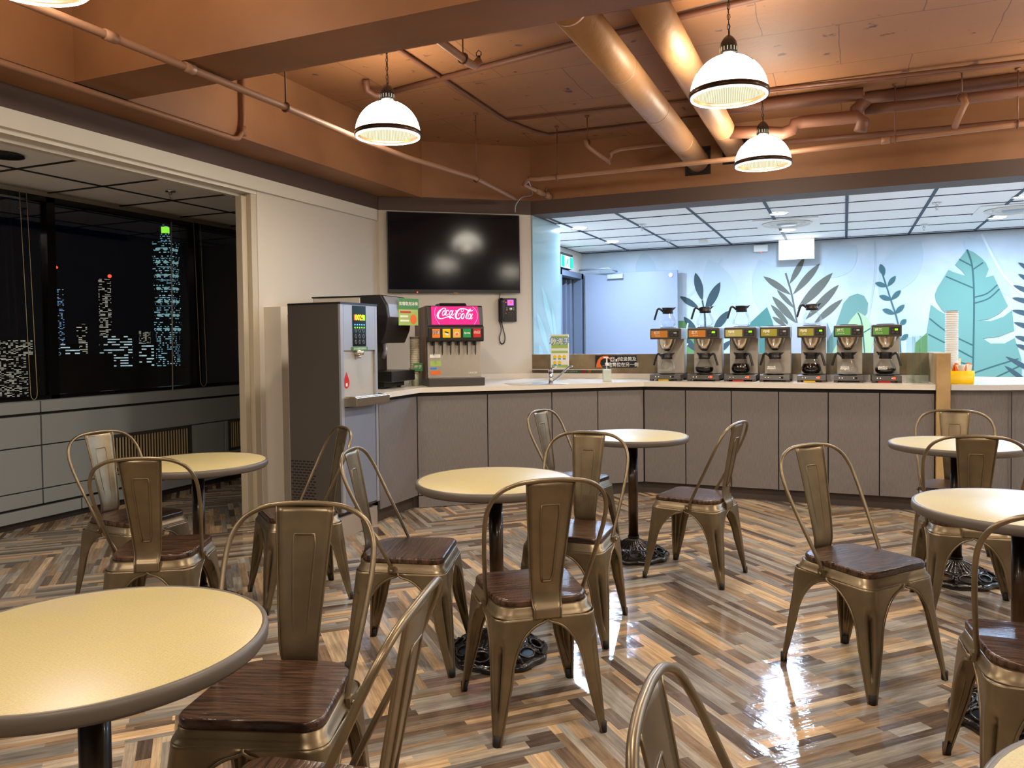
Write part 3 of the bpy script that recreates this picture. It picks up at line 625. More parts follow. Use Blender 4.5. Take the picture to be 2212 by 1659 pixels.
# ================================================================ PENDANTS, PIPES
def make_pendant(i, x, y, label):
    t = thing('pendant_lamp', label, 'pendant lamp', (x, y, RIMZ), 0, 'ribbed glass dome pendants')
    R = 0.205; n = 14
    prof = [(R*math.sin(PI/2*k/n)+0.002 if k else 0.03, R*1.02*math.cos(PI/2*k/n)) for k in range(n+1)]
    prof[0] = (0.03, R*1.02)
    MB().lathe(prof, 48).build('dome', 'dome_out', t)
    MB().lathe([(r*0.975, z*0.97) for r, z in prof], 48).build('dome_lining', 'dome_in', t)
    MB().lathe([(R+0.002, 0.016), (R+0.009, 0.012), (R+0.009, -0.012), (R+0.001, -0.016), (R-0.006, -0.010), (R-0.004, 0.010), (R+0.002, 0.016)], 48).build('rim_band', 'pole', t)
    MB().lathe([(R-0.004, -0.016), (R-0.001, -0.021), (R-0.012, -0.022), (R-0.010, -0.014)], 48).build('rim_glass', 'dome_out', t)
    st = MB()
    for k in range(3):
        a = 2*PI*k/3+0.4-0.9; st.tube([((R*1.012)*math.sin(u)*math.cos(a), (R*1.012)*math.sin(u)*math.sin(a), R*1.035*math.cos(u)) for u in [PI/2*q/8 for q in range(1, 9)]], 0.0026, 6)
    st.build('strap', 'pole', t)
    cp = MB().lathe([(0.001, R+0.115), (0.012, R+0.112), (0.028, R+0.098), (0.042, R+0.075), (0.047, R+0.045), (0.047, R+0.018), (0.040, R+0.006), (0.03, R)], 28)
    for k in range(16):
        a = 2*PI*k/16; cp.add([(0.0478*math.cos(a+d), 0.0478*math.sin(a+d), z) for d, z in ((-.035, R+.022), (.035, R+.022), (.035, R+.044), (-.035, R+.044))], [(0, 1, 2, 3)], 1)
    cp.build('cap', ['iron', 'dome_in'], t)
    ch = MB(); z = R+0.118; k = 0
    while z < ZS-RIMZ-0.02:
        pts = []
        for q in range(8):
            a = 2*PI*q/8; u, v = 0.008*math.cos(a), 0.017*math.sin(a); pts.append((u if k % 2 else 0, 0 if k % 2 else u, z+0.014+v))
        ch.tube(pts, 0.0022, 5, closed=True); z += 0.027; k += 1
    ch.tube([(0.006, 0.004, R+0.11), (-0.004, 0.006, R+0.25), (0.005, -0.003, R+0.33), (0, 0, ZS-RIMZ)], 0.0022, 5)
    ch.lathe([(0.001, ZS-RIMZ-0.012), (0.03, ZS-RIMZ-0.012), (0.034, ZS-RIMZ)], 16)
    ch.build('chain', 'iron', t)
    return t
plab = {4: 'glass dome pendant just above the picture over the middle of the room', 5: 'glass dome pendant behind the viewer on the window side', 6: 'glass dome pendant directly behind the viewer', 7: 'glass dome pendant out of the picture at the near right', 8: 'glass dome pendant behind the viewer on the right', 9: 'glass dome pendant out of the picture right of the largest one', 10: 'glass dome pendant out of the picture right of the smallest one', 11: 'glass dome pendant by the right wall, nearer one', 12: 'glass dome pendant by the right wall, farther one', 0: 'glowing glass dome pendant hanging left of the television', 1: 'largest glowing glass dome pendant, hanging in front of the round ducts', 2: 'smallest glowing glass dome pendant, low before the brown header', 3: 'glass dome pendant cut off by the top left corner'}
p0 = None
for i, (x, y) in enumerate(PEND):
    lb = plab[i]
    if p0 is None: p0 = make_pendant(i, x, y, lb)
    else: dup(p0, (x, y, pz_of(i)), label=lb)

def pipe(name, pts, r, m, label, cat='pipe', hang=None, couple=None, seg=12, group=None):
    mb = MB().tube(pts, r, seg)
    for c in (couple or []):
        P0, P1 = Vector(pts[c[0]]), Vector(pts[c[0]+1]); d = (P1-P0).normalized(); q = P0.lerp(P1, c[1])
        mb.tube([tuple(q-d*0.03), tuple(q+d*0.03)], r*1.28, seg)
    at = tuple(pts[0]); 
    if not hang:
        return tag(mb.build(name, m, at=at), label, cat, group)
    t = thing(name, label, cat, at, 0, group); mb.build('tube', m, t, at=at, loc=(0, 0, 0))
    for h in hang:
        hm = MB().cyl((h[0], h[1]), 0.005, h[2]+r, ZS, 8)
        hm.tube([(h[0]-r*1.25*0, h[1]+r*1.3*math.cos(a), h[2]+r*1.3*math.sin(a)) for a in [2*PI*k/12 for k in range(12)]] if abs(pts[1][0]-pts[0][0]) > abs(pts[1][1]-pts[0][1]) else [(h[0]+r*1.3*math.cos(a), h[1], h[2]+r*1.3*math.sin(a)) for a in [2*PI*k/12 for k in range(12)]], 0.006, 6, closed=True)
        hm.lathe([(0.02, ZS-0.004), (0.02, ZS-0.012), (0.006, ZS-0.02)], 10, 0, (h[0], h[1]))
        hm.build('hanger', 'pipe_dark', t, at=at, loc=(0, 0, 0))
    return t
# round ducts
for X, z, r, lb in ((-1.221, 2.95, 0.098, 'left of the two round brown-painted ducts, ending in the header'), (-0.896, 3.012, 0.092, 'right of the two round brown-painted ducts, partly behind the largest pendant')):
    mb = MB().tube([(X, 3.22, z), (X, YH-0.005, z)], r, 32); y = 3.6
    while y < 7: mb.tube([(X, y-0.012, z), (X, y+0.012, z)], r*1.012, 32); y += 0.93
    t = thing('round_duct', lb, 'air duct', (X, YH, z), 0, 'round ducts under the slab')
    mb.build('duct_body', 'duct', t, at=(X, YH, z), loc=(0, 0, 0))
    MB().box(X-r*1.15, X+r*1.15, YH-0.016, YH-0.006, z-r*1.3, z+r*1.25).build('wall_plate', 'iron', t, at=(X, YH, z), loc=(0, 0, 0))
# long sprinkler main on the left
pipe('sprinkler_pipe', [(-2.945, -4.1, 2.68), (-2.94, 2.1, 2.68), (-2.94, 3.58, 2.69), (-2.962, 4.45, 2.69), (-2.94, 5.0, 2.69), (-2.83, 5.86, 2.70), (-2.86, 6.4, 2.70), (-2.90, 6.9, 2.70)], 0.019, 'pipe_brown', 'long pinkish brown pipe crossing the left ceiling towards the television', hang=[(-2.94, 3.63, 2.69), (-2.84, 5.93, 2.70)], couple=[(1, 0.25), (1, 0.55)])
a = ax(0, 138, -3.665); b_ = ax(515, 300, -3.665); zc = (a.z+b_.z)/2
pipe('conduit', [(-3.665, -4.0, zc), (-3.665, b_.y-0.05, zc), (-3.665, b_.y, zc+0.012), (-3.668, b_.y+0.05, zc+0.07), (-3.672, b_.y+0.06, zc+0.15), (-3.672, b_.y+0.06, 3.2)], 0.016, 'pipe_brown', 'thin conduit along the left beam turning up at its end', couple=[(3, 0.0)])
# near short pipe with sprinkler
p3 = [(-2.10, 3.10, 3.05), (-2.10, 4.30, 3.03), (-2.10, 4.38, 3.04), (-2.09, 4.42, 3.08)]
t = pipe('sprinkler_branch', p3, 0.024, 'pipe_brown', 'pale pipe stub with an upright sprinkler between the beam and the ducts', hang=[(-2.10, 4.22, 3.03)])
MB().cyl((-2.09, 4.42), 0.012, 3.08, 3.11, 10).tube([(-2.105, 4.42, 3.11), (-2.107, 4.42, 3.13), (-2.09, 4.42, 3.145), (-2.073, 4.42, 3.13), (-2.075, 4.42, 3.11)], 0.003, 6).build('sprinkler', 'iron', t, at=tuple(p3[0]), loc=(0, 0, 0))
# conduits fixed to the slab
zc = 3.232
pipe('conduit', [(-2.645, 3.2, zc), (-2.66, 4.98, zc), (-2.675, 6.15, zc), (-2.58, 6.60, zc), (-2.50, 6.78, zc), (-1.18, 6.80, zc), (4.0, 6.85, zc)], 0.014, 'pipe_dark', 'thin dark conduit on the slab bending right before the television wall')
pipe('conduit', [(-2.64, 6.17, zc), (-1.6, 6.26, zc), (0.5, 6.42, zc), (4, 6.6, zc)], 0.012, 'pipe_dark', 'thin dark conduit on the slab running right above the far ducts')
pipe('conduit', [(-3.15, 5.09, zc-.01), (-1.647, 4.774, zc-.01), (-0.801, 4.621, zc-.01), (1.5, 4.25, zc-.01)], 0.02, 'pipe_dark', 'dark conduit on the slab crossing behind the left pendant')
e0 = az(790, 175, 3.2); e1 = az(845, 205, 3.1)
pipe('cable_hose', [tuple(az(790, 172, 3.24)), tuple(az(793, 195, 3.18)), tuple(az(812, 207, 3.15)), tuple(az(840, 205, 3.15))], 0.026, 'pipe_dark', 'short curved dark hose dropping from the slab beside the left pendant', seg=10)
# pipe along the far header with its valve end
pz = 2.80
P5 = [(-2.62, 6.56, pz), (-2.55, 6.60, pz+0.0), (-0.81, 6.60, pz+0.005), (1.18, 6.60, 2.85), (4.5, 6.6, 2.90)]
t = pipe('sprinkler_pipe', P5, 0.021, 'pipe_brown', 'long brown pipe running right below the ducts to the right edge', hang=[(-2.36, 6.60, pz), (1.14, 6.60, 2.85), (0.35, 6.60, 2.83)], couple=[(2, 0.05), (2, .55)])
vm = MB(); v0 = az(1138, 392, 2.79); v1 = az(1190, 428, 2.70)
vm.tube([(-2.62, 6.56, pz), tuple(az(1132, 398, 2.78)), tuple(az(1160, 412, 2.76)), tuple(az(1186, 424, 2.745))], 0.020, 10)
vm.tube([tuple(az(1158, 411, 2.76)), tuple(az(1172, 418, 2.75))], 0.027, 10); vm.tube([tuple(az(1180, 420, 2.748)), tuple(az(1188, 427, 2.742))], 0.031, 10)
vm.tube([tuple(az(1178, 415, 2.78)), tuple(az(1180, 405, 2.81))], 0.010, 8)
vm.build('valve', 'pipe_brown', t, at=P5[0], loc=(0, 0, 0))
# small drop pipe
pipe('sprinkler_branch', [(-2.02, 6.36, 3.04), (-2.01, 6.38, 2.99), (-1.99, 6.42, 2.97), tuple(az(1318, 352, 2.90)), tuple(az(1320, 330, 2.96)), tuple(az(1340, 322, 2.98)), tuple(az(1445, 309, 3.0))], 0.018, 'pipe_brown', 'small pale elbow pipe dropping from a hanger beside the television wall', hang=[(-2.014, 6.40, 3.02)])
# fat insulated pipes at the right
Yq = 6.45
def lp(pts, Y=Yq): return [tuple(ay(x, y, Y)) for x, y in pts]
pipe('insulated_pipe', lp([(1560, 287), (1640, 285), (1690, 288), (1712, 280), (1716, 268), (1735, 263), (1850, 252), (1864, 262), (1858, 284)]), 0.048, 'pipe_dark', 'fat lagged brown pipe with an elbow right of the ducts', seg=14)
pipe('insulated_pipe', lp([(1470, 232), (1480, 215), (1560, 230), (1650, 228), (1780, 212), (1862, 203), (1868, 220), (1850, 236), (1848, 262)], 6.55), 0.050, 'pipe_dark', 'fat lagged brown pipe passing behind the largest pendant', seg=14)
pipe('insulated_pipe', lp([(1868, 214), (1990, 200), (2212, 168), (2500, 130)], 6.75), 0.052, 'pipe_dark', 'fat lagged brown pipe leaving at the right edge, upper one', seg=14)
pipe('insulated_pipe', lp([(1868, 236), (1990, 226), (2212, 198), (2500, 165)], 6.62), 0.040, 'pipe_dark', 'lagged brown pipe leaving at the right edge, lower one', seg=14)
pipe('brown_pipe', lp([(1690, 308), (1900, 290), (2212, 262), (2500, 235)], 6.9), 0.022, 'pipe_dark', 'slim brown pipe close above the header at the right')
pipe('brown_pipe', lp([(1660, 193), (1900, 168), (2212, 132), (2500, 100)], 6.3), 0.014, 'pipe_dark', 'slim brown conduit above the fat pipes at the right')
pipe('sprinkler_branch', [tuple(ay(2078, 208, 6.50)), tuple(ay(2086, 222, 6.45)), tuple(ay(2070, 255, 6.5)), tuple(ay(2062, 275, 6.58))], 0.024, 'pipe_brown', 'short pale drop pipe hanging at the right over the long pipe', hang=[(0.776, 6.489, 3.06)])
# dark cable from above the tv
tag(MB().tube([tuple(v) for v in bez([tp(1110, 460)+Vector((.03, -.04, 0)), tp(1110, 446)+Vector((.05, -.07, 0)), tp(1122, 430)+Vector((.06, -.08, 0)), tp(1148, 424)+Vector((.05, -.1, 0)), (-2.62, 6.56, 2.78)], 6)], 0.006, 6).build('tv_cable', 'silver_paint', at=tuple(tp(1110, 460))), 'thin pale cable curving up from the television to the pipe', 'cable')

# ================================================================ CHAIRS
def rrect(hx0, hx1, y0, y1, r0, r1, n=6):
    """rounded trapezoid outline, half widths hx0 at y0 (rear) and hx1 at y1 (front)"""
    out = []
    cs = [(hx1-r1, y1-r1, r1, 0), (-(hx1-r1), y1-r1, r1, PI/2), (-(hx0-r0), y0+r0, r0, PI), (hx0-r0, y0+r0, r0, 1.5*PI)]
    for cx_, cy_, r, a0 in cs:
        for k in range(n+1): a = a0+PI/2*k/n; out.append((cx_+r*math.cos(a), cy_+r*math.sin(a)))
    return out
def make_chair():
    t = thing('metal_chair', '', 'chair', (0, 0, 0), 0, 'bronze metal cafe chairs with wooden seats')
    # wooden seat
    o0 = lambda s: rrect(0.166+s, 0.178+s, -0.172-s, 0.180+s, 0.085, 0.045)
    rings = [[(x, y, z) for x, y in o0(s)] for s, z in ((-0.002, 0.4375), (0.0, 0.440), (0.0, 0.456), (-0.003, 0.4605), (-0.006, 0.462))]
    sb = MB().loft(rings, 0, True, False); n = len(rings[0]); sb.add(rings[-1], [list(range(n))]); sb.add(rings[0], [list(range(n))[::-1]])
    sb.build('seat', 'seat_wood', t)
    # pressed frame under the seat
    fo = lambda s: rrect(0.172+s, 0.184+s, -0.182-s, 0.186+s, 0.07, 0.05)
    rr = [[(x, y, z) for x, y in fo(s)] for s, z in ((0.0075, 0.402), (0.0065, 0.407), (0.002, 0.409), (0.001, 0.417), (-0.003, 0.420), (-0.004, 0.436), (-0.012, 0.4385))]
    MB().loft(rr, 0, True, False).build('seat_frame', 'bronze', t, solid=0.0025)
    MB().box(-0.165, 0.165, -0.02, 0.02, 0.405, 0.411).box(-0.02, 0.02, -0.17, 0.17, 0.399, 0.405).build('underseat_brace', 'iron', t)
    # four legs pressed from sheet, arch edges beaded
    for sx in (1, -1):
        for sy in (1, -1):
            lm = MB(); rows = []; eA = []; eB = []
            zs = [0.0, 0.03, 0.07, 0.10, 0.13, 0.16, 0.19, 0.22, 0.25, 0.28, 0.305, 0.33, 0.35, 0.364, 0.374, 0.382, 0.387, 0.395, 0.404]
            for z in zs:
                u = z/0.404
                tx = (0.184+0.008 if sy > 0 else 0.172+0.008); ty = (0.186+0.008 if sy > 0 else 0.182+0.008)
                fx = (0.222 if sy > 0 else 0.196); fy = 0.228
                cxn = fx+(tx-fx)*u; cyn = fy+(ty-fy)*u
                r = 0.013+(0.050-0.013)*u**1.3
                w0 = 0.018+(0.058-0.018)*min(1, z/0.20)
                def arch(W):
                    if z <= 0.20: return w0
                    O = W-0.058; return W-O*math.sqrt(max(0, 1-((z-0.20)/(0.388-0.20))**2))
                wA, wB = min(arch(cxn), cxn), min(arch(cyn), cyn)
                r = min(r, wA*0.7, wB*0.7)
                g = 0.0
                if 0.085 < z < 0.31: g = r*1.25*math.sin(PI*min(1, max(0, (z-0.085)/0.225)))**0.35
                row = []
                for k in range(4): row.append((cxn-wA+(wA-r)*k/4, cyn))
                for k in range(9):
                    a = PI/2-PI/2*k/8; gg = g*(0, 0, .5, .95, 1.0, .95, .5, 0, 0)[k]
                    row.append((cxn-r+(r-gg)*math.cos(a), cyn-r+(r-gg)*math.sin(a)))
                for k in range(1, 5): row.append((cxn, cyn-r-(wB-r)*k/4))
                rows.append([(sx*x, sy*y, z) for x, y in row]); eA.append(rows[-1][0]); eB.append(rows[-1][-1])
            if sx*sy > 0: rows = [r_[::-1] for r_ in rows]
            lm.loft(rows, 0, False, False)
            lm.tube(eA, 0.0036, 6).tube(eB, 0.0036, 6)
            leg = lm.build('leg', 'bronze', t, solid=0.002)
            fx = sx*(0.222 if sy > 0 else 0.196); fy = sy*0.228
            x_, y_ = fx-sx*0.0095, fy-sy*0.0095
            MB().cyl((x_, y_), 0.0125, 0.0, 0.035, 14).build('foot_cap', 'rubber', leg)
    # hoop back
    H = [(-0.176, -0.030, 0.418), (-0.181, -0.045, 0.455), (-0.190, -0.078, 0.52), (-0.204, -0.135, 0.63), (-0.211, -0.180, 0.72), (-0.206, -0.210, 0.785), (-0.178, -0.234, 0.838), (-0.125, -0.248, 0.868), (-0.06, -0.254, 0.878), (0, -0.255, 0.880)]
    H = H+[(-x, y, z) for x, y, z in H[::-1][1:]]
    hb = MB().tube([tuple(v) for v in bez(H, 5)], 0.0078, 10)
    for s in (-1, 1):
        hb.box(s*0.186-0.006, s*0.186+0.006, -0.043, -0.013, 0.404, 0.430)
        hb.tube([(s*0.190, -0.028, 0.414), (s*0.200, -0.028, 0.414)], 0.007, 10)
    hb.build('back_hoop', 'bronze', t)
    # splat
    path = bez([(0, -0.196, 0.400), (0, -0.196, 0.430), (0, -0.184, 0.452), (0, -0.176, 0.49), (0, -0.186, 0.56), (0, -0.206, 0.66), (0, -0.228, 0.77), (0, -0.250, 0.873)], 4)
    rows = []
    for i, p in enumerate(path):
        u = max(0, (p.z-0.45)/0.42); hwid = 0.050+0.034*u if p.z > 0.44 else 0.047
        cv = 0.010*min(1, u*3)
        rows.append([(hwid*s_, p.y-cv*(1-s_*s_)+cv*0.3, p.z) for s_ in [-1+2*k/8 for k in range(9)]])
    spl = MB().loft(rows, 0, False, False)
    def spy(z):
        q = [(p.z, p.y) for p in path if p.z > 0.44]; return np.interp(z, [a_[0] for a_ in q], [a_[1] for a_ in q])
    def sloop(off, rr):
        zt, zb_ = 0.795, 0.525; wt, wb = 0.034, 0.020; pts = []
        for (sx_, z) in ((-1, zb_), (1, zb_), (1, zt), (-1, zt)):
            pass
        loop = []
        for k in range(9): loop.append((wb*(-1+2*k/8)*0.8, zb_))
        for k in range(1, 12): z = zb_+0.008+(zt-zb_-0.016)*k/12; loop.append((wb+(wt-wb)*k/12, z))
        for k in range(9): loop.append((wt*(1-2*k/8)*0.85, zt))
        for k in range(1, 12): z = zt-0.008-(zt-zb_-0.016)*k/12; loop.append((-(wt+(wb-wt)*k/12), z))
        return [(x, spy(z)-0.007*0.9+off, z) for x, z in loop]
    spl.tube(sloop(0.0, 0), 0.0030, 6, closed=True)
    for s in (-1, 1): spl.tube([r_[0 if s < 0 else -1] for r_ in rows], 0.0020, 6)
    spl.build('backrest_splat', 'bronze', t, solid=0.0018)
    return t
chair = make_chair()
CH = [
 ((-1.038, 2.588), 37.6, 'bronze metal chair with its back to the viewer in the middle, facing the centre table'),
 ((0.057, 3.381), -128.6, 'bronze metal chair standing alone at the right of the open floor, facing the viewer'),
 ((-0.774, 4.445), 77.6, 'bronze metal chair in profile right of the far centre table'),
 ((-1.60, 4.74), -100, 'bronze metal chair left of the far centre table, in front of the grey cabinets'),
 ((-1.165, 3.44), 180.5, 'bronze metal chair behind the centre table, facing the viewer, half hidden by the middle chair'),
 ((-1.711, 2.862), -73, 'bronze metal chair left of the centre table with a shiny reddish seat'),
 ((-2.654, 3.316), 141.8, 'bronze metal chair in front of the water dispenser, facing left'),
 ((-1.335, 1.56), 198.5, 'bronze metal chair at the near left table showing its brown plank seat'),
 ((-0.945, 1.155), 104, 'bronze metal chair in the left foreground seen from the side, cut by the lower edge'),
 ((0.02, 0.985), -86, 'bronze metal chair back poking up at the bottom edge, right of centre'),
 ((-3.40, 2.93), -90, 'bronze metal chair farthest left, beside the window side table'),
 ((-2.752, 2.506), 30.3, 'bronze metal chair with its back to the viewer at the left table'),
 ((0.60, 5.23), 174, 'bronze metal chair behind the far right table, near the stone post'),
 ((0.548, 4.33), 2, 'bronze metal chair with its back to the viewer between the two right-hand tables'),
 ((0.526, 2.59), 3, 'bronze metal chair cut by the right edge, pushed to the near right table'),
]
for i, ((x, y), rz, lb) in enumerate(CH):
    if i == 0: chair.location = (x, y, 0); chair.rotation_euler = (0, 0, math.radians(rz)); chair['label'] = lb
    else: dup(chair, (x, y, 0), math.radians(rz), lb)

# ================================================================ TABLES
def make_table():
    t = thing('round_table', '', 'table', (0, 0, 0), 0, 'round pedestal cafe tables')
    R = 0.335
    MB().lathe([(0.001, 0.7505), (R-0.012, 0.7505), (R-0.008, 0.749)], 72).build('tabletop', 'table', t)
    MB().lathe([(R-0.009, 0.7495), (R-0.004, 0.7515), (R+0.002, 0.748), (R+0.004, 0.738), (R+0.003, 0.724), (R-0.003, 0.716), (R-0.015, 0.714), (0.001, 0.714)], 72).build('edge_band', 'rim', t)
    MB().cyl((0, 0), 0.030, 0.10, 0.714, 24).lathe([(0.030, 0.702), (0.10, 0.706), (0.11, 0.713)], 24).build('pole', 'pole', t)
    b = MB(); seg = 120
    def ring(r, z, fl=0.0, nf=30, sc=0.0):
        return [((r*(1+sc*math.cos(10*a)))*math.cos(a), (r*(1+sc*math.cos(10*a)))*math.sin(a), z+fl*math.cos(nf*a)) for a in [2*PI*j/seg for j in range(seg)]]
    # fluted centre bell
    b.loft([ring(0.034, 0.128), ring(0.036, 0.118), ring(0.030, 0.112), ring(0.040, 0.106, 0.0015), ring(0.060, 0.096, 0.003), ring(0.085, 0.080, 0.0035), ring(0.108, 0.066, 0.003), ring(0.116, 0.062)], 0)
    b.loft([ring(0.116, 0.062), ring(0.120, 0.067), ring(0.128, 0.066), ring(0.134, 0.058), ring(0.138, 0.052)], 0)
    # scalloped outer skirt
    b.loft([ring(0.192, 0.028, sc=.02), ring(0.200, 0.030, sc=.025), ring(0.212, 0.022, sc=.03), ring(0.216, 0.012, sc=.03), ring(0.214, 0.001, sc=.03), ring(0.200, 0.001, sc=.02), ring(0.192, 0.016, sc=.02), ring(0.192, 0.028, sc=.02)], 0)
    for k in range(10):
        a = 2*PI*k/10; ca, sa = math.cos(a), math.sin(a)
        def P(r, s, z): return (r*ca-s*sa, r*sa+s*ca, z)
        b.tube([P(0.132, -0.012, 0.056), P(0.150, -0.004, 0.050), P(0.172, 0.004, 0.040), P(0.198, 0.0, 0.026)], 0.0085, 8)
        b.tube([P(0.132, 0.012, 0.056), P(0.150, 0.004, 0.050), P(0.172, -0.004, 0.040), P(0.198, 0.0, 0.026)], 0.0065, 8)
        for (r, s, z, q) in ((0.140, 0.0, 0.060, 0.006), (0.152, 0.010, 0.054, 0.0045), (0.152, -0.010, 0.054, 0.0045), (0.185, 0.0, 0.040, 0.007), (0.205, 0.0, 0.031, 0.006), (0.168, 0.0, 0.050, 0.005)): b.ball(P(r, s, z), q, 7)
        a2 = a+PI/10; ca, sa = math.cos(a2), math.sin(a2)
        b.tube([(lambda r, s, z: (r*ca-s*sa, r*sa+s*ca, z))(0.165+0.024*math.cos(q), 0.038*math.sin(q), 0.044-0.5*0.024*math.cos(q)+0.004) for q in [2*PI*j/16 for j in range(16)]], 0.005, 6, closed=True)
    b.lathe([(0.10, 0.004), (0.19, 0.004)], 40, 1)
    b.build('cast_base', ['iron', 'black'], t)
    return t
TBL = [((-1.365, 3.00), 'round beige table in the centre with a brownish stained middle'), ((-1.20, 4.69), 'far centre round table before the grey cabinets'), ((-2.99, 2.96), 'yellowish round table at the left before the window side'), ((-1.389, 1.088), 'large near round table at the lower left corner'), ((0.565, 4.86), 'far right round table near the stone post'), ((0.56, 3.125), 'round table at the right edge with a chair pushed in from the near side'), ((0.49, 1.09), 'round tabletop sliver at the bottom right corner')]
tb = make_table()
for i, ((x, y), lb) in enumerate(TBL):
    if i == 0: tb.location = (x, y, 0); tb['label'] = lb
    else: dup(tb, (x, y, 0), random.uniform(0, 3), lb)
# ================================================================ COUNTER RUN
CT = 0.975
YF = 6.65                         # far door faces
D2 = Vector((-3.16, 5.44, 0)); D4 = Vector((-1.603, YF, 0))
dd = (D4-D2).normalized(); dn = Vector((dd.y, -dd.x, 0))          # outward (towards the room)
ANG = math.atan2(dd.y, dd.x)
top = [(-3.10, 4.87), (-3.075, 4.90), (-3.115, 5.42), (-1.592, 6.612), (0.632, 6.612), (0.632, 7.2), (-2.865, 7.2), (TL.x+0.005, TL.y-0.002), (TL.x+0.005, 4.87)]
SINK = az(1215, 829, CT)
tag(MB().prism(top, 0.935, CT).build('worktop', 'counter', bevel=0.004), 'long white worktop bending along the angled wall and the far side', 'worktop')
up = MB().prism([(-2.86, 7.2), (-2.845, 7.18), (TL.x+0.02, TL.y-0.02), (TL.x+.003, TL.y)], CT, 1.022).box(-2.86, 0.63, 7.18, 7.199, CT, 1.022)
tag(up.build('upstand', 'counter'), 'low white upstand along the back of the worktop', 'upstand')
# recess strip and dark carcass
inner = [(-3.19, 4.88), (-3.19, 5.43), (-1.62, 6.68), (0.628, 6.68), (0.628, 7.15), (-2.86, 7.15), (-3.9, 6.2), (-3.9, 4.88)]
struct(MB().prism(inner, 0.10, 0.935).build('trim_2_carcass', 'cab_dark'))
struct(MB().prism([(-3.21, 4.88), (-3.21, 5.45), (-1.63, 6.70), (0.628, 6.70), (0.628, 7.15), (-2.9, 7.15), (-3.9, 6.2), (-3.9, 4.88)], 0, 0.10).build('baseboard_counter', 'kick'))
def cab(p, q, label, kick=False):
    p = Vector(p); q = Vector(q); L = (q-p).length; a = math.atan2((q-p).y, (q-p).x)
    t = thing('base_cabinet', label, 'cabinet', tuple(p), a, 'grey laminate base cabinets under the worktop')
    MB().box(0.004, L-0.004, 0.0, 0.019, 0.104, 0.903).build('door', 'cabinet', t, bevel=0.0015)
    MB().box(0.0, L, 0.021, 0.04, 0.102, 0.93).build('body', 'cab_dark', t)
    if kick: MB().box(0.004, L-0.004, 0.0, 0.019, 0.004, 0.096).build('plinth', 'cabinet', t)
    return t
cab((-3.16, 4.88, 0), (-3.16, 5.438, 0), 'grey cabinet door facing right beside the water dispenser')
sx = [912, 1054, 1193, 1292, 1389]
def dpl(x): return ap(x, 950, (D2.x, D2.y, 0), (dn.x, dn.y, 0))
ps = [D2]+[Vector((dpl(x).x, dpl(x).y, 0)) for x in sx[1:-1]]+[D4]
for i, lb in enumerate(['grey cabinet on the angled run, first from the left, under the soda machine', 'grey cabinet on the angled run behind the centre table', 'grey cabinet on the angled run behind the chair at the far table', 'narrow grey cabinet on the angled run next to the bend']):
    cab(ps[i], ps[i+1], lb, kick=(i < 2))
fx = [ay(x, 950, YF).x for x in (1481, 1580, 1682, 1789, 1900)]
xs = [-1.60]+fx+[0.63]
nm = ['first grey cabinet on the far run, at the bend behind the far table', 'second grey cabinet on the far run from the bend', 'third grey cabinet on the far run, behind the chair in profile', 'fourth grey cabinet on the far run, behind the lone chair back', 'fifth grey cabinet on the far run from the bend', 'last grey cabinet on the far run beside the stone post']
for i in range(6): cab((xs[i], YF, 0), (xs[i+1], YF, 0), nm[i])
# splash wall and post
struct(MB().box(-2.86, 0.632, 7.2, 7.32, 0, 1.205).build('wall_splash', 'stone'))
struct(MB().box(0.634, 0.727, 6.60, 7.32, 0, 1.211).build('wall_post', 'stone_lt', bevel=0.002))
# rounded island on the right
isl = [(0.729, 6.62), (0.82, 6.625), (1.05, 6.68), (1.30, 6.80), (1.55, 6.98), (1.8, 7.25), (2.0, 7.6), (2.1, 8.0), (0.729, 8.0)]
il = thing('island_counter', 'rounded white topped counter right of the stone post', 'counter', (1.3, 7.3, 0))
MB().prism(isl, 0.935, CT).build('top', 'island_top', il, at=(1.3, 7.3, 0), loc=(0, 0, 0), bevel=0.006)
ins = [(0.729, 6.67), (0.82, 6.675), (1.03, 6.73), (1.27, 6.85), (1.51, 7.02), (1.75, 7.28), (1.95, 7.6), (2.05, 7.97), (0.729, 7.97)]
MB().prism(ins, 0.10, 0.93).build('body', 'cabinet', il, at=(1.3, 7.3, 0), loc=(0, 0, 0))
MB().prism([(x-0.03 if x > .8 else x, y+0.05 if y < 7.9 else y) for x, y in ins], 0, 0.10).build('kick', 'kick', il, at=(1.3, 7.3, 0), loc=(0, 0, 0))
sl = ax(2190, 950, 1.2); MB().box(-0.16, -0.155, -0.545, -0.535, 0.12, 0.92).build('seam', 'cab_dark', il)

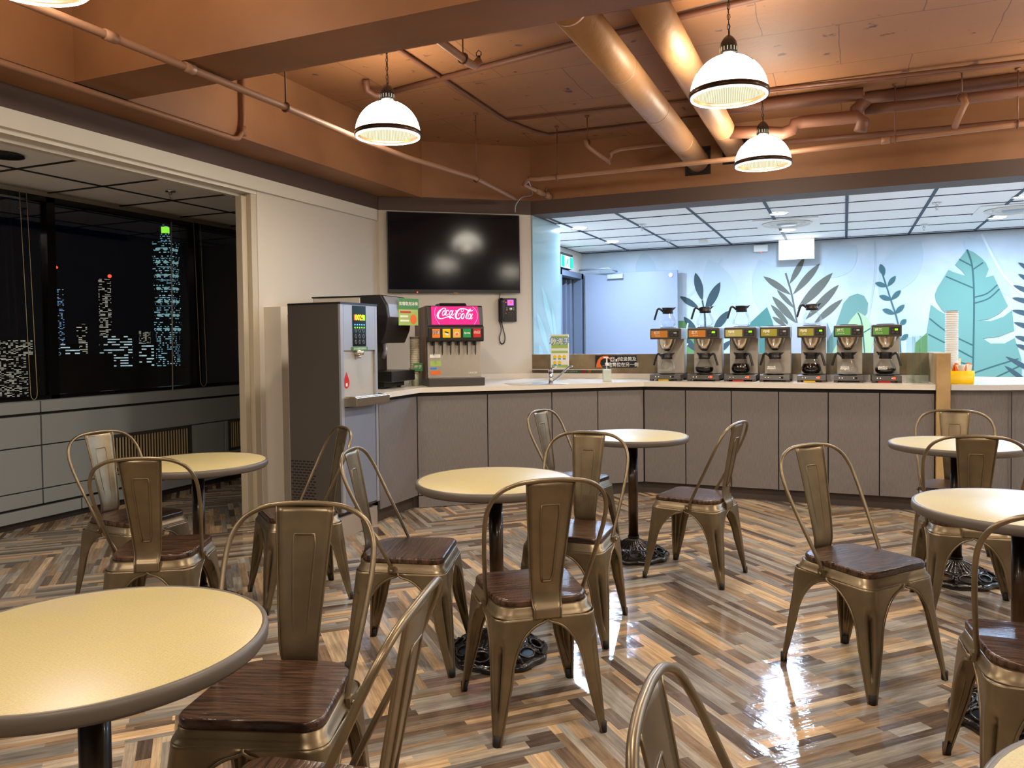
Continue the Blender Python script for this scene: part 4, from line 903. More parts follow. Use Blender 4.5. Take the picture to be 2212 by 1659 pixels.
# ================================================================ COFFEE MACHINES
def glass_profile(): return [(0.001, 0.002), (0.052, 0.002), (0.062, 0.006), (0.074, 0.020), (0.079, 0.036), (0.077, 0.052), (0.069, 0.075), (0.058, 0.098), (0.047, 0.118), (0.043, 0.130), (0.042, 0.140)]
def make_carafe(fill, handle, tall):
    """handle: angle in the machine frame where the handle points"""
    t = thing('coffee_carafe', '', 'coffee carafe', (0, 0, 0), 0, 'glass coffee carafes with black collars')
    MB().lathe(glass_profile(), 32).build('glass_bowl', 'glass', t)
    if fill > 0:
        pr = [(r*0.965, z+0.002) for r, z in glass_profile() if z < fill]; pr.append((np.interp(fill, [q[1] for q in glass_profile()], [q[0] for q in glass_profile()])*0.965, fill)); pr.append((0.001, fill))
        MB().lathe(pr, 32).build('coffee', 'coffee', t)
    c = MB()
    if tall: c.lathe([(0.045, 0.122), (0.047, 0.124), (0.043, 0.150), (0.050, 0.170), (0.054, 0.174), (0.050, 0.176), (0.001, 0.176)], 28)
    else: c.lathe([(0.045, 0.122), (0.049, 0.124), (0.050, 0.146), (0.045, 0.150), (0.052, 0.166), (0.050, 0.172), (0.030, 0.176), (0.001, 0.177)], 28)
    ca, sa = math.cos(handle+PI), math.sin(handle+PI)
    c.add([(0.035*ca-0.022*sa, 0.035*sa+0.022*ca, 0.174), (0.035*ca+0.022*sa, 0.035*sa-0.022*ca, 0.174), (0.074*ca, 0.074*sa, 0.180), (0.045*ca-0.018*sa, 0.045*sa+0.018*ca, 0.150), (0.045*ca+0.018*sa, 0.045*sa-0.018*ca, 0.150)], [(0, 1, 2), (0, 2, 3), (1, 4, 2), (3, 2, 4)])
    c.build('collar', 'black', t)
    ha, hb = math.cos(handle), math.sin(handle)
    pts = [(r*ha, r*hb, z) for r, z in ((0.040, 0.140), (0.058, 0.158), (0.076, 0.168), (0.090, 0.160), (0.100, 0.130), (0.112, 0.090), (0.118, 0.068))]
    MB().tube([tuple(v) for v in bez(pts, 4)], 0.0115, 8, squash=0.8).build('handle', 'black', t)
    return t
M['label_olive'] = mat('label_olive', rgb(150, 146, 50), 0.35); M['label_green'] = mat('label_green', rgb(90, 150, 60), 0.35); M['label_amber'] = mat('label_amber', rgb(190, 118, 34), 0.35); M['label_cream'] = mat('label_cream', rgb(176, 168, 96), 0.35)
def machine(i, x, w, label, sticker, word, sub, lit, drawer):
    t = thing('coffee_machine', label, 'coffee machine', (x, 6.79, CT), 0, 'silver coffee brewers in a row on the far worktop')
    h = w/2; D = 0.34
    b = MB(); b.xprism([(0.0, 0.016), (0.012, 0.055), (D, 0.060), (D, 0.016)], -h, h, 0)
    b.build('base', 'dark_grey', t, bevel=0.003)
    f = MB()
    for sx_ in (-1, 1):
        f.xprism([(0.004, 0.0), (0.035, 0.0), (0.045, 0.018), (0.0, 0.018)], min(sx_*h, sx_*(h-.03)), max(sx_*h, sx_*(h-.03)), 0); f.box(min(sx_*h, sx_*(h-.03)), max(sx_*h, sx_*(h-.03)), D-.05, D, 0, 0.018)
    f.build('feet', 'dark_grey', t)
    if drawer: MB().box(-0.06, 0.03, 0.012, 0.05, 0.002, 0.014).build('drip_light', drawer, t)
    MB().cyl((-0.005, 0.115), 0.070, 0.059, 0.066, 28).build('hotplate', 'black', t)
    s = MB()
    for q in (-0.62, -0.42, 0.36): s.ball((q*h, 0.004, 0.037), 0.005, 8)
    s.build('indicator_dots', 'white_plastic', t)
    MB().box(0.50*h-.009, 0.50*h+.009, 0.0, 0.012, 0.030, 0.046).build('switch', 'led_red' if lit else 'black', t)
    MB().box(-h+0.022, h-0.004, 0.215, D-0.005, 0.060, 0.370).build('column', 'steel_sat', t, bevel=0.003)
    hd = MB().box(-h, h, 0.055, D, 0.366, 0.462, 0)
    hd.build('head', 'silver_paint', t, bevel=0.006)
    MB().box(-h-0.001, h+0.001, 0.030, 0.058, 0.366, 0.458).build('head_front', 'dark_grey', t, bevel=0.006)
    MB().box(-h+0.010, 0.14*h, 0.0265, 0.0305, 0.381, 0.440).build('flavour_label', sticker, t)
    text(word, 0.026, (-0.55*h, 0.0262, 0.420), 'paper', t, name='flavour_word', bold=0.0005)
    text(sub, 0.012, (-0.50*h, 0.0262, 0.396), 'paper', t, name='flavour_word')
    cp = MB().box(0.26*h, 0.88*h, 0.0275, 0.0302, 0.384, 0.438, 0)
    for q in ((0.34, 0.392), (0.34, 0.416), (0.62, 0.392)): cp.box(q[0]*h, (q[0]+.16)*h, 0.0265, 0.0277, q[1], q[1]+0.014, 1)
    cp.build('control_panel', ['black', 'dark_grey'], t)
    MB().box(0.54*h, 0.74*h, 0.0255, 0.0275, 0.414, 0.428).build('display', 'led_green' if lit else 'silver_paint', t)
    MB().lathe([(0.030, 0.268), (0.034, 0.270), (0.050, 0.285), (0.070, 0.325), (0.082, 0.368)], 32, 0, (-0.005, 0.115)).lathe([(0.001, 0.262), (0.018, 0.262), (0.030, 0.268)], 20, 1, (-0.005, 0.115)).build('filter_basket', ['basket', 'black'], t)
    MB().box(-0.018, 0.000, 0.030, 0.048, 0.315, 0.352).tube([(-0.009, 0.033, 0.330), (-0.009, 0.022, 0.300), (-0.009, 0.030, 0.282)], 0.007, 6).build('basket_handle', 'steel', t)
    MB().cyl((0.0, 0.14), 0.070, 0.462, 0.469, 28).build('top_warmer', 'black', t)
    return t
MX = [(1404, 1470), (1485, 1553), (1564, 1633), (1641, 1706), (1722, 1784), (1801, 1865), (1883, 1948)]
data = [('label_amber', '紅茶', 'Black tea', 0, 'yellow', 0.0, 1, 'PI', 1, PI),
        ('label_amber', '紅茶', 'Black tea', 1, None, 0.055, 0, '', 1, PI),
        ('label_cream', '咖啡', 'Americano', 1, 'red', 0.085, 1, '', 1, PI),
        ('label_olive', '咖啡', 'Coffee', 0, None, 0.0, 0, '', 0, 0),
        ('label_olive', '咖啡', 'Coffee', 1, 'yellow', 0.085, 1, '', 1, PI),
        ('label_green', '綠茶', 'Green tea', 0, None, 0.0, 1, '', 0, 0),
        ('label_green', '綠茶', 'Green tea', 1, 'red', 0.052, 1, '', 0, 0)]
mlab = ['coffee machine at the left end of the row with an amber label and dark display', 'second coffee machine from the left with an amber label and lit display', 'third coffee machine from the left with a cream label', 'coffee machine in the middle of the row with no carafe on top, olive label', 'fifth coffee machine from the left, olive label and a carafe on top', 'coffee machine with a green label and unlit display', 'coffee machine at the right end of the row, green label and lit display']
low = ['empty carafe on the hotplate of the leftmost coffee machine', 'carafe half full of black coffee on the second machine hotplate', 'carafe full of black coffee on the third machine hotplate', 'empty carafe on the hotplate of the middle coffee machine', 'carafe full of black coffee on the fifth machine hotplate', 'empty carafe on the hotplate of the sixth machine, handle to the left', 'carafe of dark reddish coffee on the rightmost machine hotplate']
upl = ['empty carafe standing on top of the leftmost coffee machine', 'empty carafe on top of the second coffee machine', 'empty carafe on top of the third coffee machine', '', 'empty carafe on top of the fifth coffee machine']
hl = [PI, 0.0-0.2, -0.5, PI, -0.45, PI+.1, -0.4]
hw_ = [0.245]*7
for i, (x0_, x1_) in enumerate(MX):
    xa = ay(x0_, 815, 6.80).x; xb = ay(x1_, 815, 6.80).x; xc = (xa+xb)/2; W_ = xb-xa
    d = data[i]; machine(i, xc, W_, mlab[i], d[0], d[1], d[2], d[3], d[4])
    c = make_carafe(d[5], hl[i], i in (2, 4, 5, 6)); c['label'] = low[i]; c.location = (xc-0.005, 6.79+0.115, CT+0.0665)
    if i in (3, 5, 6): text('BRAVILOR\nBONAMAT', 0.014, (-0.022, -0.076, 0.050), 'paper', c, rot=(PI/2-0.2, 0, 0), name='printed_mark', bold=0.0004)
    if i in (0, 1, 2, 4):
        c = make_carafe(0.0, PI+(0.15 if i != 2 else 0.25), i in (0, 2)); c['label'] = upl[i]; c.location = (xc, 6.79+0.14, CT+0.4695)

# ================================================================ THINGS ON THE WORKTOP
# clear acrylic cup lid tubes
for k, (xp, lb, hgt) in enumerate(((1967, 'clear acrylic lid tube next to the rightmost coffee machine', 0.36), (1981, 'clear acrylic lid tube in the middle of the three', 0.37), (1996, 'clear acrylic lid tube closest to the stone post', 0.37))):
    p = ay(xp, 820, 6.86); t = thing('lid_tube', lb, 'lid holder', (p.x, 6.86+0.05*(k % 2), CT), 0, 'clear lid holder tubes')
    MB().lathe([(0.001, 0.004), (0.034, 0.004), (0.034, 0.0)], 6).build('foot', 'acrylic', t)
    MB().loft([[(0.030*a, 0.03*b_, z) for a, b_ in ((-1, -1), (1, -1), (1, 1), (-1, 1))] for z in (0.0, hgt)], 0, True, False, False).build('sleeve', 'acrylic', t)
# soap bottle
p = az(1311, 824, CT); sb = thing('soap_dispenser', 'square clear bottle of milky hand soap with a white pump', 'soap bottle', (p.x, p.y, CT), math.radians(25))
MB().box(-0.036, 0.036, -0.024, 0.024, 0.001, 0.108).build('liquid', 'white_plastic', sb, bevel=0.006)
MB().box(-0.038, 0.038, -0.026, 0.026, 0.0, 0.140).build('bottle', 'acrylic', sb, bevel=0.006)
MB().cyl((0, 0), 0.015, 0.14, 0.165, 16).cyl((0, 0), 0.006, 0.165, 0.205, 10).box(-0.030, 0.012, -0.008, 0.008, 0.205, 0.216).cyl((0, 0), 0.005, 0.02, 0.14, 8).build('pump', 'white_plastic', sb, bevel=0.002)
# faucet and sink
p = az(1190, 828, CT); fa = thing('faucet', 'chrome mixer tap with a long swivel spout on the worktop', 'tap', (p.x, p.y, CT), ANG)
MB().cyl((0, 0), 0.024, 0, 0.008, 20).cyl((0, 0), 0.019, 0.008, 0.10, 20).cyl((0, 0), 0.021, 0.10, 0.125, 20).build('body', 'chrome', fa)
tgt = az(1234, 791, CT+0.15)-Vector((p.x, p.y, CT)); rt = Matrix.Rotation(-ANG, 3, 'Z') @ tgt
MB().tube([tuple(v) for v in bez([(0.01, 0, 0.02), tuple(rt*0.35+Vector((0, 0, 0.0))), tuple(rt*0.8+Vector((0, 0, 0.012))), tuple(rt+Vector((0, 0, 0.0))), tuple(rt*1.04-Vector((0, 0, 0.012)))], 5)], 0.0085, 10).build('spout', 'chrome', fa)
MB().tube([(0, 0, 0.125), (0.012, -0.01, 0.135), (0.045, -0.03, 0.142)], 0.006, 8).build('lever', 'chrome', fa)
q = az(1162, 829, CT); sk = thing('sink', 'stainless sink let into the white worktop beside the tap', 'sink', (q.x-0.03, q.y+0.02, CT), ANG)
MB().loft([[(x, y, z) for x, y in rrect(a, a, -b_, b_, r, r)] for a, b_, r, z in ((0.25, 0.17, 0.05, 0.001), (0.24, 0.16, 0.045, 0.003), (0.235, 0.155, 0.045, 0.0015))], 0).add([(x, y, 0.0015) for x, y in rrect(0.235, 0.235, -0.155, 0.155, 0.045, 0.045)], [list(range(28))]).build('basin_rim', 'steel', sk)
# glass ledge, hand washing notice, wall sign and strip
a = ay(1150, 797, 7.15); b_ = ay(1304, 795, 7.15)
tag(MB().box(-2.835, b_.x, 7.12, 7.199, a.z-0.008, a.z).build('ledge', 'steel_sat', at=(-2.8, 7.2, a.z)), 'slim pale ledge on the splash wall behind the tap', 'ledge')
LZ = a.z
a = ay(1189, 723, 7.15); b_ = ay(1229, 796, 7.15); W_ = b_.x-a.x; H_ = a.z-LZ
po = thing('hand_wash_notice', 'upright notice about washing hands in yellow, green and blue', 'notice', ((a.x+b_.x)/2, 7.15, LZ+.001), 0)
pm = MB().box(-W_/2, W_/2, 0, 0.006, 0, H_, 0)
def rect(mb, x0, x1, z0, z1, m, y=-0.0006): mb.add([(x0, y, z0), (x1, y, z0), (x1, y, z1), (x0, y, z1)], [(0, 1, 2, 3)], m)
rect(pm, -W_*.45, W_*.45, H_*.60, H_*.96, 1); rect(pm, -W_*.45, W_*.45, H_*.46, H_*.53, 2); rect(pm, -W_*.45, W_*.45, H_*.04, H_*.12, 2, -0.0005)
for k in range(5):
    cx_ = -W_*.27+W_*.26*(k % 3); cz = H_*(.35 if k < 3 else .18)
    pm.add([(cx_+W_*.10*math.cos(2*PI*j/12), -0.001, cz+H_*.055*math.sin(2*PI*j/12)) for j in range(12)], [list(range(12))], 3); rect(pm, cx_-W_*.08, cx_+W_*.08, cz-H_*.075, cz-H_*.045, 4, -0.0012)
pm.build('board', ['paper', 'lime', 'lime', 'yellow', 'skyblue'], po)
text('勤洗手', W_*.36, (0, -0.002, H_*.79), 'skyblue', po, name='heading', bold=0.006, shear=0.1); text('勤洗手', W_*.36, (0, -0.004, H_*.79), 'paper', po, name='heading', bold=0.0008, shear=0.1)
a = ay(1286, 768, 7.196); b_ = ay(1375, 794, 7.196); W_ = b_.x-a.x; H_ = a.z-b_.z
sg = thing('wall_sign', 'dark sign with white characters and an orange curve on the splash wall', 'sign', ((a.x+b_.x)/2, 7.199, b_.z))
sm_ = MB().box(-W_/2, W_/2, -0.004, 0, 0, H_, 0)
oc = [(-W_*.48, 0.0), (-W_*.47, H_*.3), (-W_*.44, H_*.6), (-W_*.38, H_*.85), (-W_*.30, H_*.95), (-W_*.2, H_*.97), (-W_*.14, H_*.8), (-W_*.12, H_*.65), (-W_*.2, H_*.75), (-W_*.3, H_*.75), (-W_*.37, H_*.6), (-W_*.38, H_*.3), (-W_*.33, 0)]
for j in range(6): sm_.add([(oc[j][0], -.0046, oc[j][1]), (oc[j+1][0], -.0046, oc[j+1][1]), (oc[11-j][0], -.0046, oc[11-j][1]), (oc[12-j][0], -.0046, oc[12-j][1])], [(0, 1, 2, 3)], 1)
sm_.build('plate', ['black', 'orange'], sg)
text('垃圾筒及', H_*.37, (W_*.29, -0.0055, H_*.68), 'paper', sg, bold=0.0006, extrude=0.0002); text('收筒位在另一側', H_*.37, (W_*.18, -0.0055, H_*.22), 'paper', sg, bold=0.0006, extrude=0.0002)
ic = MB()
def ir(x0, x1, z0, z1, m=0): rect(ic, x0, x1, z0, z1, m, -0.0056)
bx = -W_*.13; s_ = H_*.36; z_ = H_*.5
ir(bx, bx+s_, z_, z_+s_*.1); ir(bx, bx+s_, z_+s_*.9, z_+s_); ir(bx, bx+s_*.1, z_, z_+s_); ir(bx+s_*.9, bx+s_, z_, z_+s_)
for u_, v_ in ((.2, .2), (.6, .2), (.2, .6), (.6, .6)): ir(bx+s_*u_, bx+s_*(u_+.22), z_+s_*v_, z_+s_*(v_+.22))
bx += s_*1.25; ir(bx, bx+s_*.38, z_, z_+s_*.55); ir(bx+s_*.55, bx+s_*.7, z_, z_+s_*.85); ir(bx+s_*.42, bx+s_*.78, z_+s_*.55, z_+s_*.72); ir(bx+s_*.55, bx+s_*.72, z_+s_*.88, z_+s_*1.02)
ic.build('pictograms', 'paper', sg)
a = ay(1212, 797, 7.196); b_ = ay(1280, 808, 7.196); W_ = b_.x-a.x; H_ = a.z-b_.z
st = thing('green_notice_strip', 'green strip notice with a red spot under the ledge', 'notice', ((a.x+b_.x)/2, 7.199, b_.z))
sm_ = MB().box(-W_/2, W_/2, -0.002, 0, 0, H_, 0); sm_.add([(W_*.22+H_*.5*math.cos(2*PI*j/14), -.0025, H_*.5+H_*.42*math.sin(2*PI*j/14)) for j in range(14)], [list(range(14))], 1); sm_.add([(W_*.38, -.0025, H_*.2), (W_*.45, -.0025, H_*.2), (W_*.47, -.0025, H_*.8), (W_*.35, -.0025, H_*.8)], [(0, 1, 2, 3)], 2)
sm_.build('strip', ['green', 'red', 'orange'], st)
text('飲用後請將杯子', H_*.40, (-W_*.18, -0.003, H_*.45), 'paper', st, extrude=0.0002)
# island things
p = az(2078, 830, CT); yb = thing('packet_box', 'bright yellow box full of sugar packets on the rounded counter', 'box', (p.x, p.y+0.06, CT), 0.0)
yw = MB(); yw.loft([[(x, y, z) for x, y in rrect(a_, a_, -0.05, 0.05, 0.012, 0.012)] for a_, z in ((0.078, 0.0), (0.082, 0.02), (0.084, 0.10))], 0, True, False).add([(x, y, 0.004) for x, y in rrect(.078, .078, -.05, .05, .012, .012)], [list(range(28))]); yw.build('tray', 'yellow', yb, solid=0.003)
rg_ = random.Random(5)
for k in range(9):
    MB().box(-0.018, 0.018, -0.002, 0.002, 0, 0.10).build('packet', 'paper' if k % 3 else 'orange', yb, loc=(-0.055+0.014*k, rg_.uniform(-.03, .03), 0.045+rg_.uniform(0, .02)), rot=(rg_.uniform(-.15, .15), rg_.uniform(-.35, .35), rg_.uniform(-.6, .6)))
def cup_stack(name, label, x, y, z, r, n, m, step=0.0155, h0=0.10, taper=0.75):
    t = thing(name, label, 'cups', (x, y, z)); b = MB(); zz = 0
    pr = [(r*taper, 0.0), (r, h0)]
    b.lathe([(0.001, 0.0), (r*taper, 0.0), (r*0.98, h0-0.006)], 24)
    for k in range(n): zz = h0+step*k; b.lathe([(r*0.965, zz-step+0.003), (r*0.975, zz-0.004), (r*1.02, zz-0.003), (r*1.02, zz+0.001), (r*0.985, zz+0.001)], 24)
    b.build('cups', m, t); return t, zz
p = ay(2052, 815, 7.12)
st, _ = cup_stack('cup_stack', 'tall stack of white paper cups rising behind the stone post', max(p.x, 0.79), 7.12, CT, 0.048, 26, 'white_plastic', step=0.018, h0=0.11)
MB().lathe([(0.046, 0.548), (0.047, 0.555), (0.044, 0.566)], 24).build('top_band', 'wood_brown', st)
p = ay(2062, 812, 6.98); sc = thing('stirrer_cup', 'white cup holding straws and a wooden stirrer behind the yellow box', 'cup', (p.x-0.0, 6.98, CT))
MB().lathe([(0.001, 0), (0.040, 0.0), (0.052, 0.10), (0.054, 0.101)], 20).build('cup', 'paper', sc)
for k in range(14):
    a = rg_.uniform(0, 2*PI); r = rg_.uniform(0.0, 0.035)
    MB().tube([(r*math.cos(a)*.6, r*math.sin(a)*.6, 0.01), (r*1.3*math.cos(a), r*1.3*math.sin(a), 0.125+rg_.uniform(-.01, .012))], 0.0032, 6).build('straw', 'paper' if k % 4 else 'red', sc)
MB().box(-0.008, 0.008, -0.001, 0.001, 0.02, 0.19).build('stirrer', 'cream_cup', sc, loc=(0.02, 0, 0), rot=(0.05, 0.08, 0))

# ================================================================ TELEVISION, PHONE
off6 = np.array([TN[0], TN[1], 0])*0.055; TB6 = TB+off6
c4 = [ap(x, y, TB6, TN) for x, y in ((835, 456.5), (1124, 464.5), (1122, 633.5), (838, 631.5))]
cen = sum(c4, Vector())/4; hw = ((c4[1]-c4[0]).length+(c4[2]-c4[3]).length)/4; hh = ((c4[0]-c4[3]).length+(c4[1]-c4[2]).length)/4
tv = thing('television', 'large black wall television, switched off, above the drink machines', 'television', (cen.x, cen.y, cen.z-hh), TA)
MB().box(-hw, hw, 0.0, 0.030, 0, 2*hh).build('body', 'black', tv, bevel=0.003)
MB().box(-hw*.6, hw*.6, 0.030, 0.052, hh*.4, hh*1.6).build('back_cover', 'black', tv)
MB().box(-hw+0.008, hw-0.008, -0.0015, 0.0, 0.030, 2*hh-0.008).build('screen', 'tv_screen' if 'tv_screen' in M else mat('tv_screen', rgb(14, 17, 24), 0.10, spec=0.3), tv)
MB().ball((-hw*.57, -0.004, 0.004), 0.006, 8).build('standby_light', 'led_red', tv)
MB().box(-0.02, 0.02, -0.002, 0.01, -0.006, 0.002).build('sensor_tab', 'gold', tv)
pc = tp(1094, 670); ph = thing('wall_phone', 'black office phone with a small lit screen on the wall under the television', 'telephone', (pc.x, pc.y, pc.z), TA)
sc_ = 7.0/1681*1.02
pw, phh = 0.094, 0.115
MB().box(-0.035, pw, -0.040, -0.006, -phh, phh).box(0.0, 0.06, -0.008, 0.0, -0.06, 0.08).build('body', 'black', ph, bevel=0.008)
MB().tube([tuple(v) for v in bez([(-0.060, -0.028, -0.095), (-0.058, -0.060, -0.088), (-0.058, -0.064, -0.04), (-0.058, -0.066, 0.04), (-0.058, -0.064, 0.092), (-0.060, -0.030, 0.105)], 4)], 0.021, 10, squash=0.8).box(-0.085, -0.030, -0.035, -0.006, -0.11, 0.108).build('handset', 'black', ph)
MB().box(0.000, 0.062, -0.0425, -0.040, 0.045, 0.100).build('screen', emat('phone_screen', (0.55, 0.12, 0.9, 1), 1.6), ph)
MB().box(0.02, 0.045, -0.044, -0.042, 0.06, 0.09).build('screen_text', 'led_red', ph)
k = MB(); k.ycyl(0.030, 0.010, 0.016, -0.046, -0.040, 18)
for xx in (-0.006, 0.060):
    for zz in (0.018, 0.0): k.box(xx-.009, xx+.009, -0.0425, -0.040, zz-.002, zz+.004)
k.build('navigation_keys', 'steel_sat', ph)
k = MB()
for r_ in range(4):
    for c_ in range(3): k.box(0.008+c_*0.021, 0.020+c_*0.021, -0.0435, -0.040, -0.035-r_*0.019, -0.025-r_*0.019)
k.build('number_keys', 'dark_grey', ph)
MB().ball((-0.015, -0.041, 0.075), 0.005, 8).ball((-0.015, -0.041, -0.03), 0.003, 8).build('message_light', 'led_red', ph)
cp = bez([(-0.055, -0.02, -0.105), (-0.05, -0.015, -0.14), (-0.035, -0.012, -0.20), (-0.02, -0.012, -0.27), (-0.035, -0.012, -0.325), (-0.065, -0.012, -0.325), (-0.078, -0.012, -0.27), (-0.062, -0.02, -0.20), (-0.072, -0.02, -0.13), (-0.080, -0.014, -0.10)], 40)
co = []
for j, v in enumerate(cp):
    a = j*1.15; tdir = (cp[min(j+1, len(cp)-1)]-cp[max(j-1, 0)]).normalized(); n1 = tdir.cross(Vector((0, 1, 0))).normalized(); co.append(tuple(v+n1*0.0055*math.cos(a)+Vector((0, 1, 0))*0.0055*math.sin(a)))
MB().tube(co, 0.0022, 5).build('coiled_cord', 'black', ph)
MB().tube([(-0.075, -0.006, 0.10), (-0.070, -0.006, 0.14), (-0.060, -0.006, 0.20)], 0.003, 6).build('line_cord', 'dark_grey', ph)

# ================================================================ SODA MACHINE
cf = az(985, 834.5, CT); sm = thing('soda_machine', 'soda fountain with a glowing pink red logo panel and five flavour cards', 'drink machine', (cf.x, cf.y+0.02, CT), math.radians(40))
W = 0.235
MB().box(-W, W, -0.01, 0.62, 0.0, 0.068).build('base', 'dark_grey', sm, bevel=0.006)
MB().box(-W+0.01, W-0.01, 0.09, 0.60, 0.066, 0.37).build('cabinet_body', 'silver_paint', sm)
MB().box(-W+0.012, W-0.012, 0.078, 0.09, 0.070, 0.37).build('splash_panel', 'steel', sm)
MB().box(-W-0.004, -W+0.004, 0.10, 0.60, 0.05, 0.655).build('side_panel', 'wood_brown', sm)
hd = MB(); hd.xprism([(0.0, 0.365), (0.60, 0.365), (0.60, 0.655), (0.13, 0.665), (0.045, 0.66), (0.018, 0.50), (0.0, 0.48)], -W, W, 0)
hd.build('head', 'black', sm, bevel=0.010)
MB().xprism([(0.06, 0.655), (0.30, 0.655), (0.26, 0.685), (0.10, 0.685)], -0.12, 0.11, 0).build('lid', 'black', sm, bevel=0.01)
M['logo_red'] = emat('logo_red', (1.0, 0.035, 0.22, 1), 1.15); M['logo_white'] = emat('logo_white', (0.78, 0.82, 1.0, 1), 1.3); M['logo_ring'] = emat('logo_ring', (1.0, 0.35, 0.75, 1), 1.2)
ang = math.atan2(0.045-0.018, 0.66-0.50)
lg = MB(); lw_, lh_ = 0.205, 0.152
lg.add([(-lw_+0.004, 0, 0.0), (lw_-0.004, 0, 0), (lw_-0.012, 0, lh_), (-lw_+0.006, 0, lh_)], [(0, 1, 2, 3)], 0)
def stroke(mb, pts, ws, m, y, smooth=8, f=None):
    P = bez([(a, b_, 0) for a, b_ in pts], smooth); n = len(P); wsx = np.interp(np.linspace(0, 1, n), np.linspace(0, 1, len(ws)), ws); A = []; B = []
    for i, p in enumerate(P):
        d = P[min(i+1, n-1)]-P[max(i-1, 0)]; d.normalize(); A.append((p.x-d.y*wsx[i], p.y+d.x*wsx[i])); B.append((p.x+d.y*wsx[i], p.y-d.x*wsx[i]))
    for i in range(n-1):
        mb.add([(*f(*q),) for q in (A[i], A[i+1], B[i+1], B[i])], [(0, 1, 2, 3)], m)
kx = (2*lw_)/1725.0
def zf(y):
    return lambda a, b_: ((a-1028)*kx, y, (910-b_)*lh_/650.0)
def ellip(cx_, cy_, rx, ry, tilt, n=14): return [(cx_+rx*math.cos(a)+tilt*(-ry*math.sin(a)), cy_+ry*math.sin(a)) for a in [2*PI*k/n-0.6 for k in range(n+1)]]
def script_logo(mb, m, f, wk=1.0):
    S = lambda p, w_: stroke(mb, p, [v*wk for v in w_], m, 0, 6, f)
    S([(655, 395), (690, 370), (680, 330), (620, 325), (540, 375), (450, 470), (405, 580), (430, 665), (520, 700), (640, 668), (760, 630), (830, 632), (900, 655), (985, 702)], [10, 16, 14, 10, 20, 34, 38, 30, 16, 14, 20, 34, 22, 3])
    S([(800, 655), (835, 690), (870, 665)], [8, 12, 6])
    S(ellip(618, 500, 46, 82, 0.30), [9, 20, 9, 20, 9]); S([(640, 425), (690, 420), (720, 400)], [8, 7, 5])
    S([(800, 440), (790, 400), (750, 402), (705, 470), (688, 545), (715, 580), (770, 545), (810, 500)], [12, 10, 12, 20, 20, 12, 8, 5])
    S(ellip(865, 495, 42, 82, 0.30), [8, 18, 8, 18, 8]); S([(955, 400), (925, 480), (905, 560), (930, 580), (975, 540), (1005, 490)], [14, 18, 16, 10, 6, 4])
    S([(1030, 425), (1075, 412)], [13, 13])
    S([(1125, 600), (1150, 530), (1200, 500), (1228, 545), (1205, 640), (1130, 700), (1065, 690), (1035, 610), (1065, 500), (1130, 410), (1210, 350), (1290, 345), (1320, 390), (1290, 450), (1245, 455), (1235, 410), (1265, 370)], [14, 8, 8, 8, 12, 22, 30, 34, 34, 26, 18, 10, 9, 9, 8, 8, 6])
    S([(1220, 345), (1310, 335), (1400, 360), (1490, 400), (1580, 425), (1640, 405), (1685, 365)], [8, 10, 18, 24, 16, 12, 3])
    S(ellip(1285, 610, 48, 92, 0.30), [9, 22, 9, 22, 9])
    S([(1395, 600), (1470, 520), (1560, 400), (1580, 360), (1545, 355), (1490, 430), (1430, 550), (1395, 650), (1420, 700), (1470, 650)], [5, 6, 8, 9, 10, 18, 22, 20, 12, 6])
    S(ellip(1520, 620, 44, 90, 0.30), [8, 20, 8, 20, 8]); S([(1635, 520), (1595, 610), (1560, 690), (1590, 712), (1640, 660)], [14, 20, 18, 10, 5])
fA = zf(-0.0012); fB = zf(-0.0008)
stroke(lg, [(380, 262), (320, 380), (305, 520), (340, 700), (460, 905)], [7, 9, 9, 8, 8], 2, 0, 8, fB)
stroke(lg, [(1650, 262), (1770, 400), (1812, 560), (1790, 720), (1680, 908)], [7, 9, 9, 8, 8], 2, 0, 8, fB)
script_logo(lg, 1, fA)
lo = lg.build('logo_panel', ['logo_red', 'logo_white', 'logo_ring'], sm, loc=(0, 0.0135, 0.505), rot=(-ang, 0, 0))
MB().box(-W+0.002, W-0.002, -0.004, 0.004, 0.478, 0.486).build('trim_strip', 'dark_grey', sm)
cc = ['orange', 'yellow', 'gold2', 'green2', 'red']
M['gold2'] = mat('card_gold', rgb(236, 176, 60), 0.4); M['green2'] = mat('card_green', rgb(20, 150, 74), 0.4); M['navy'] = mat('card_ink', rgb(24, 30, 44), 0.4); M['card_orange'] = mat('card_orange', rgb(244, 130, 40), 0.4)
cc[0] = 'card_orange'
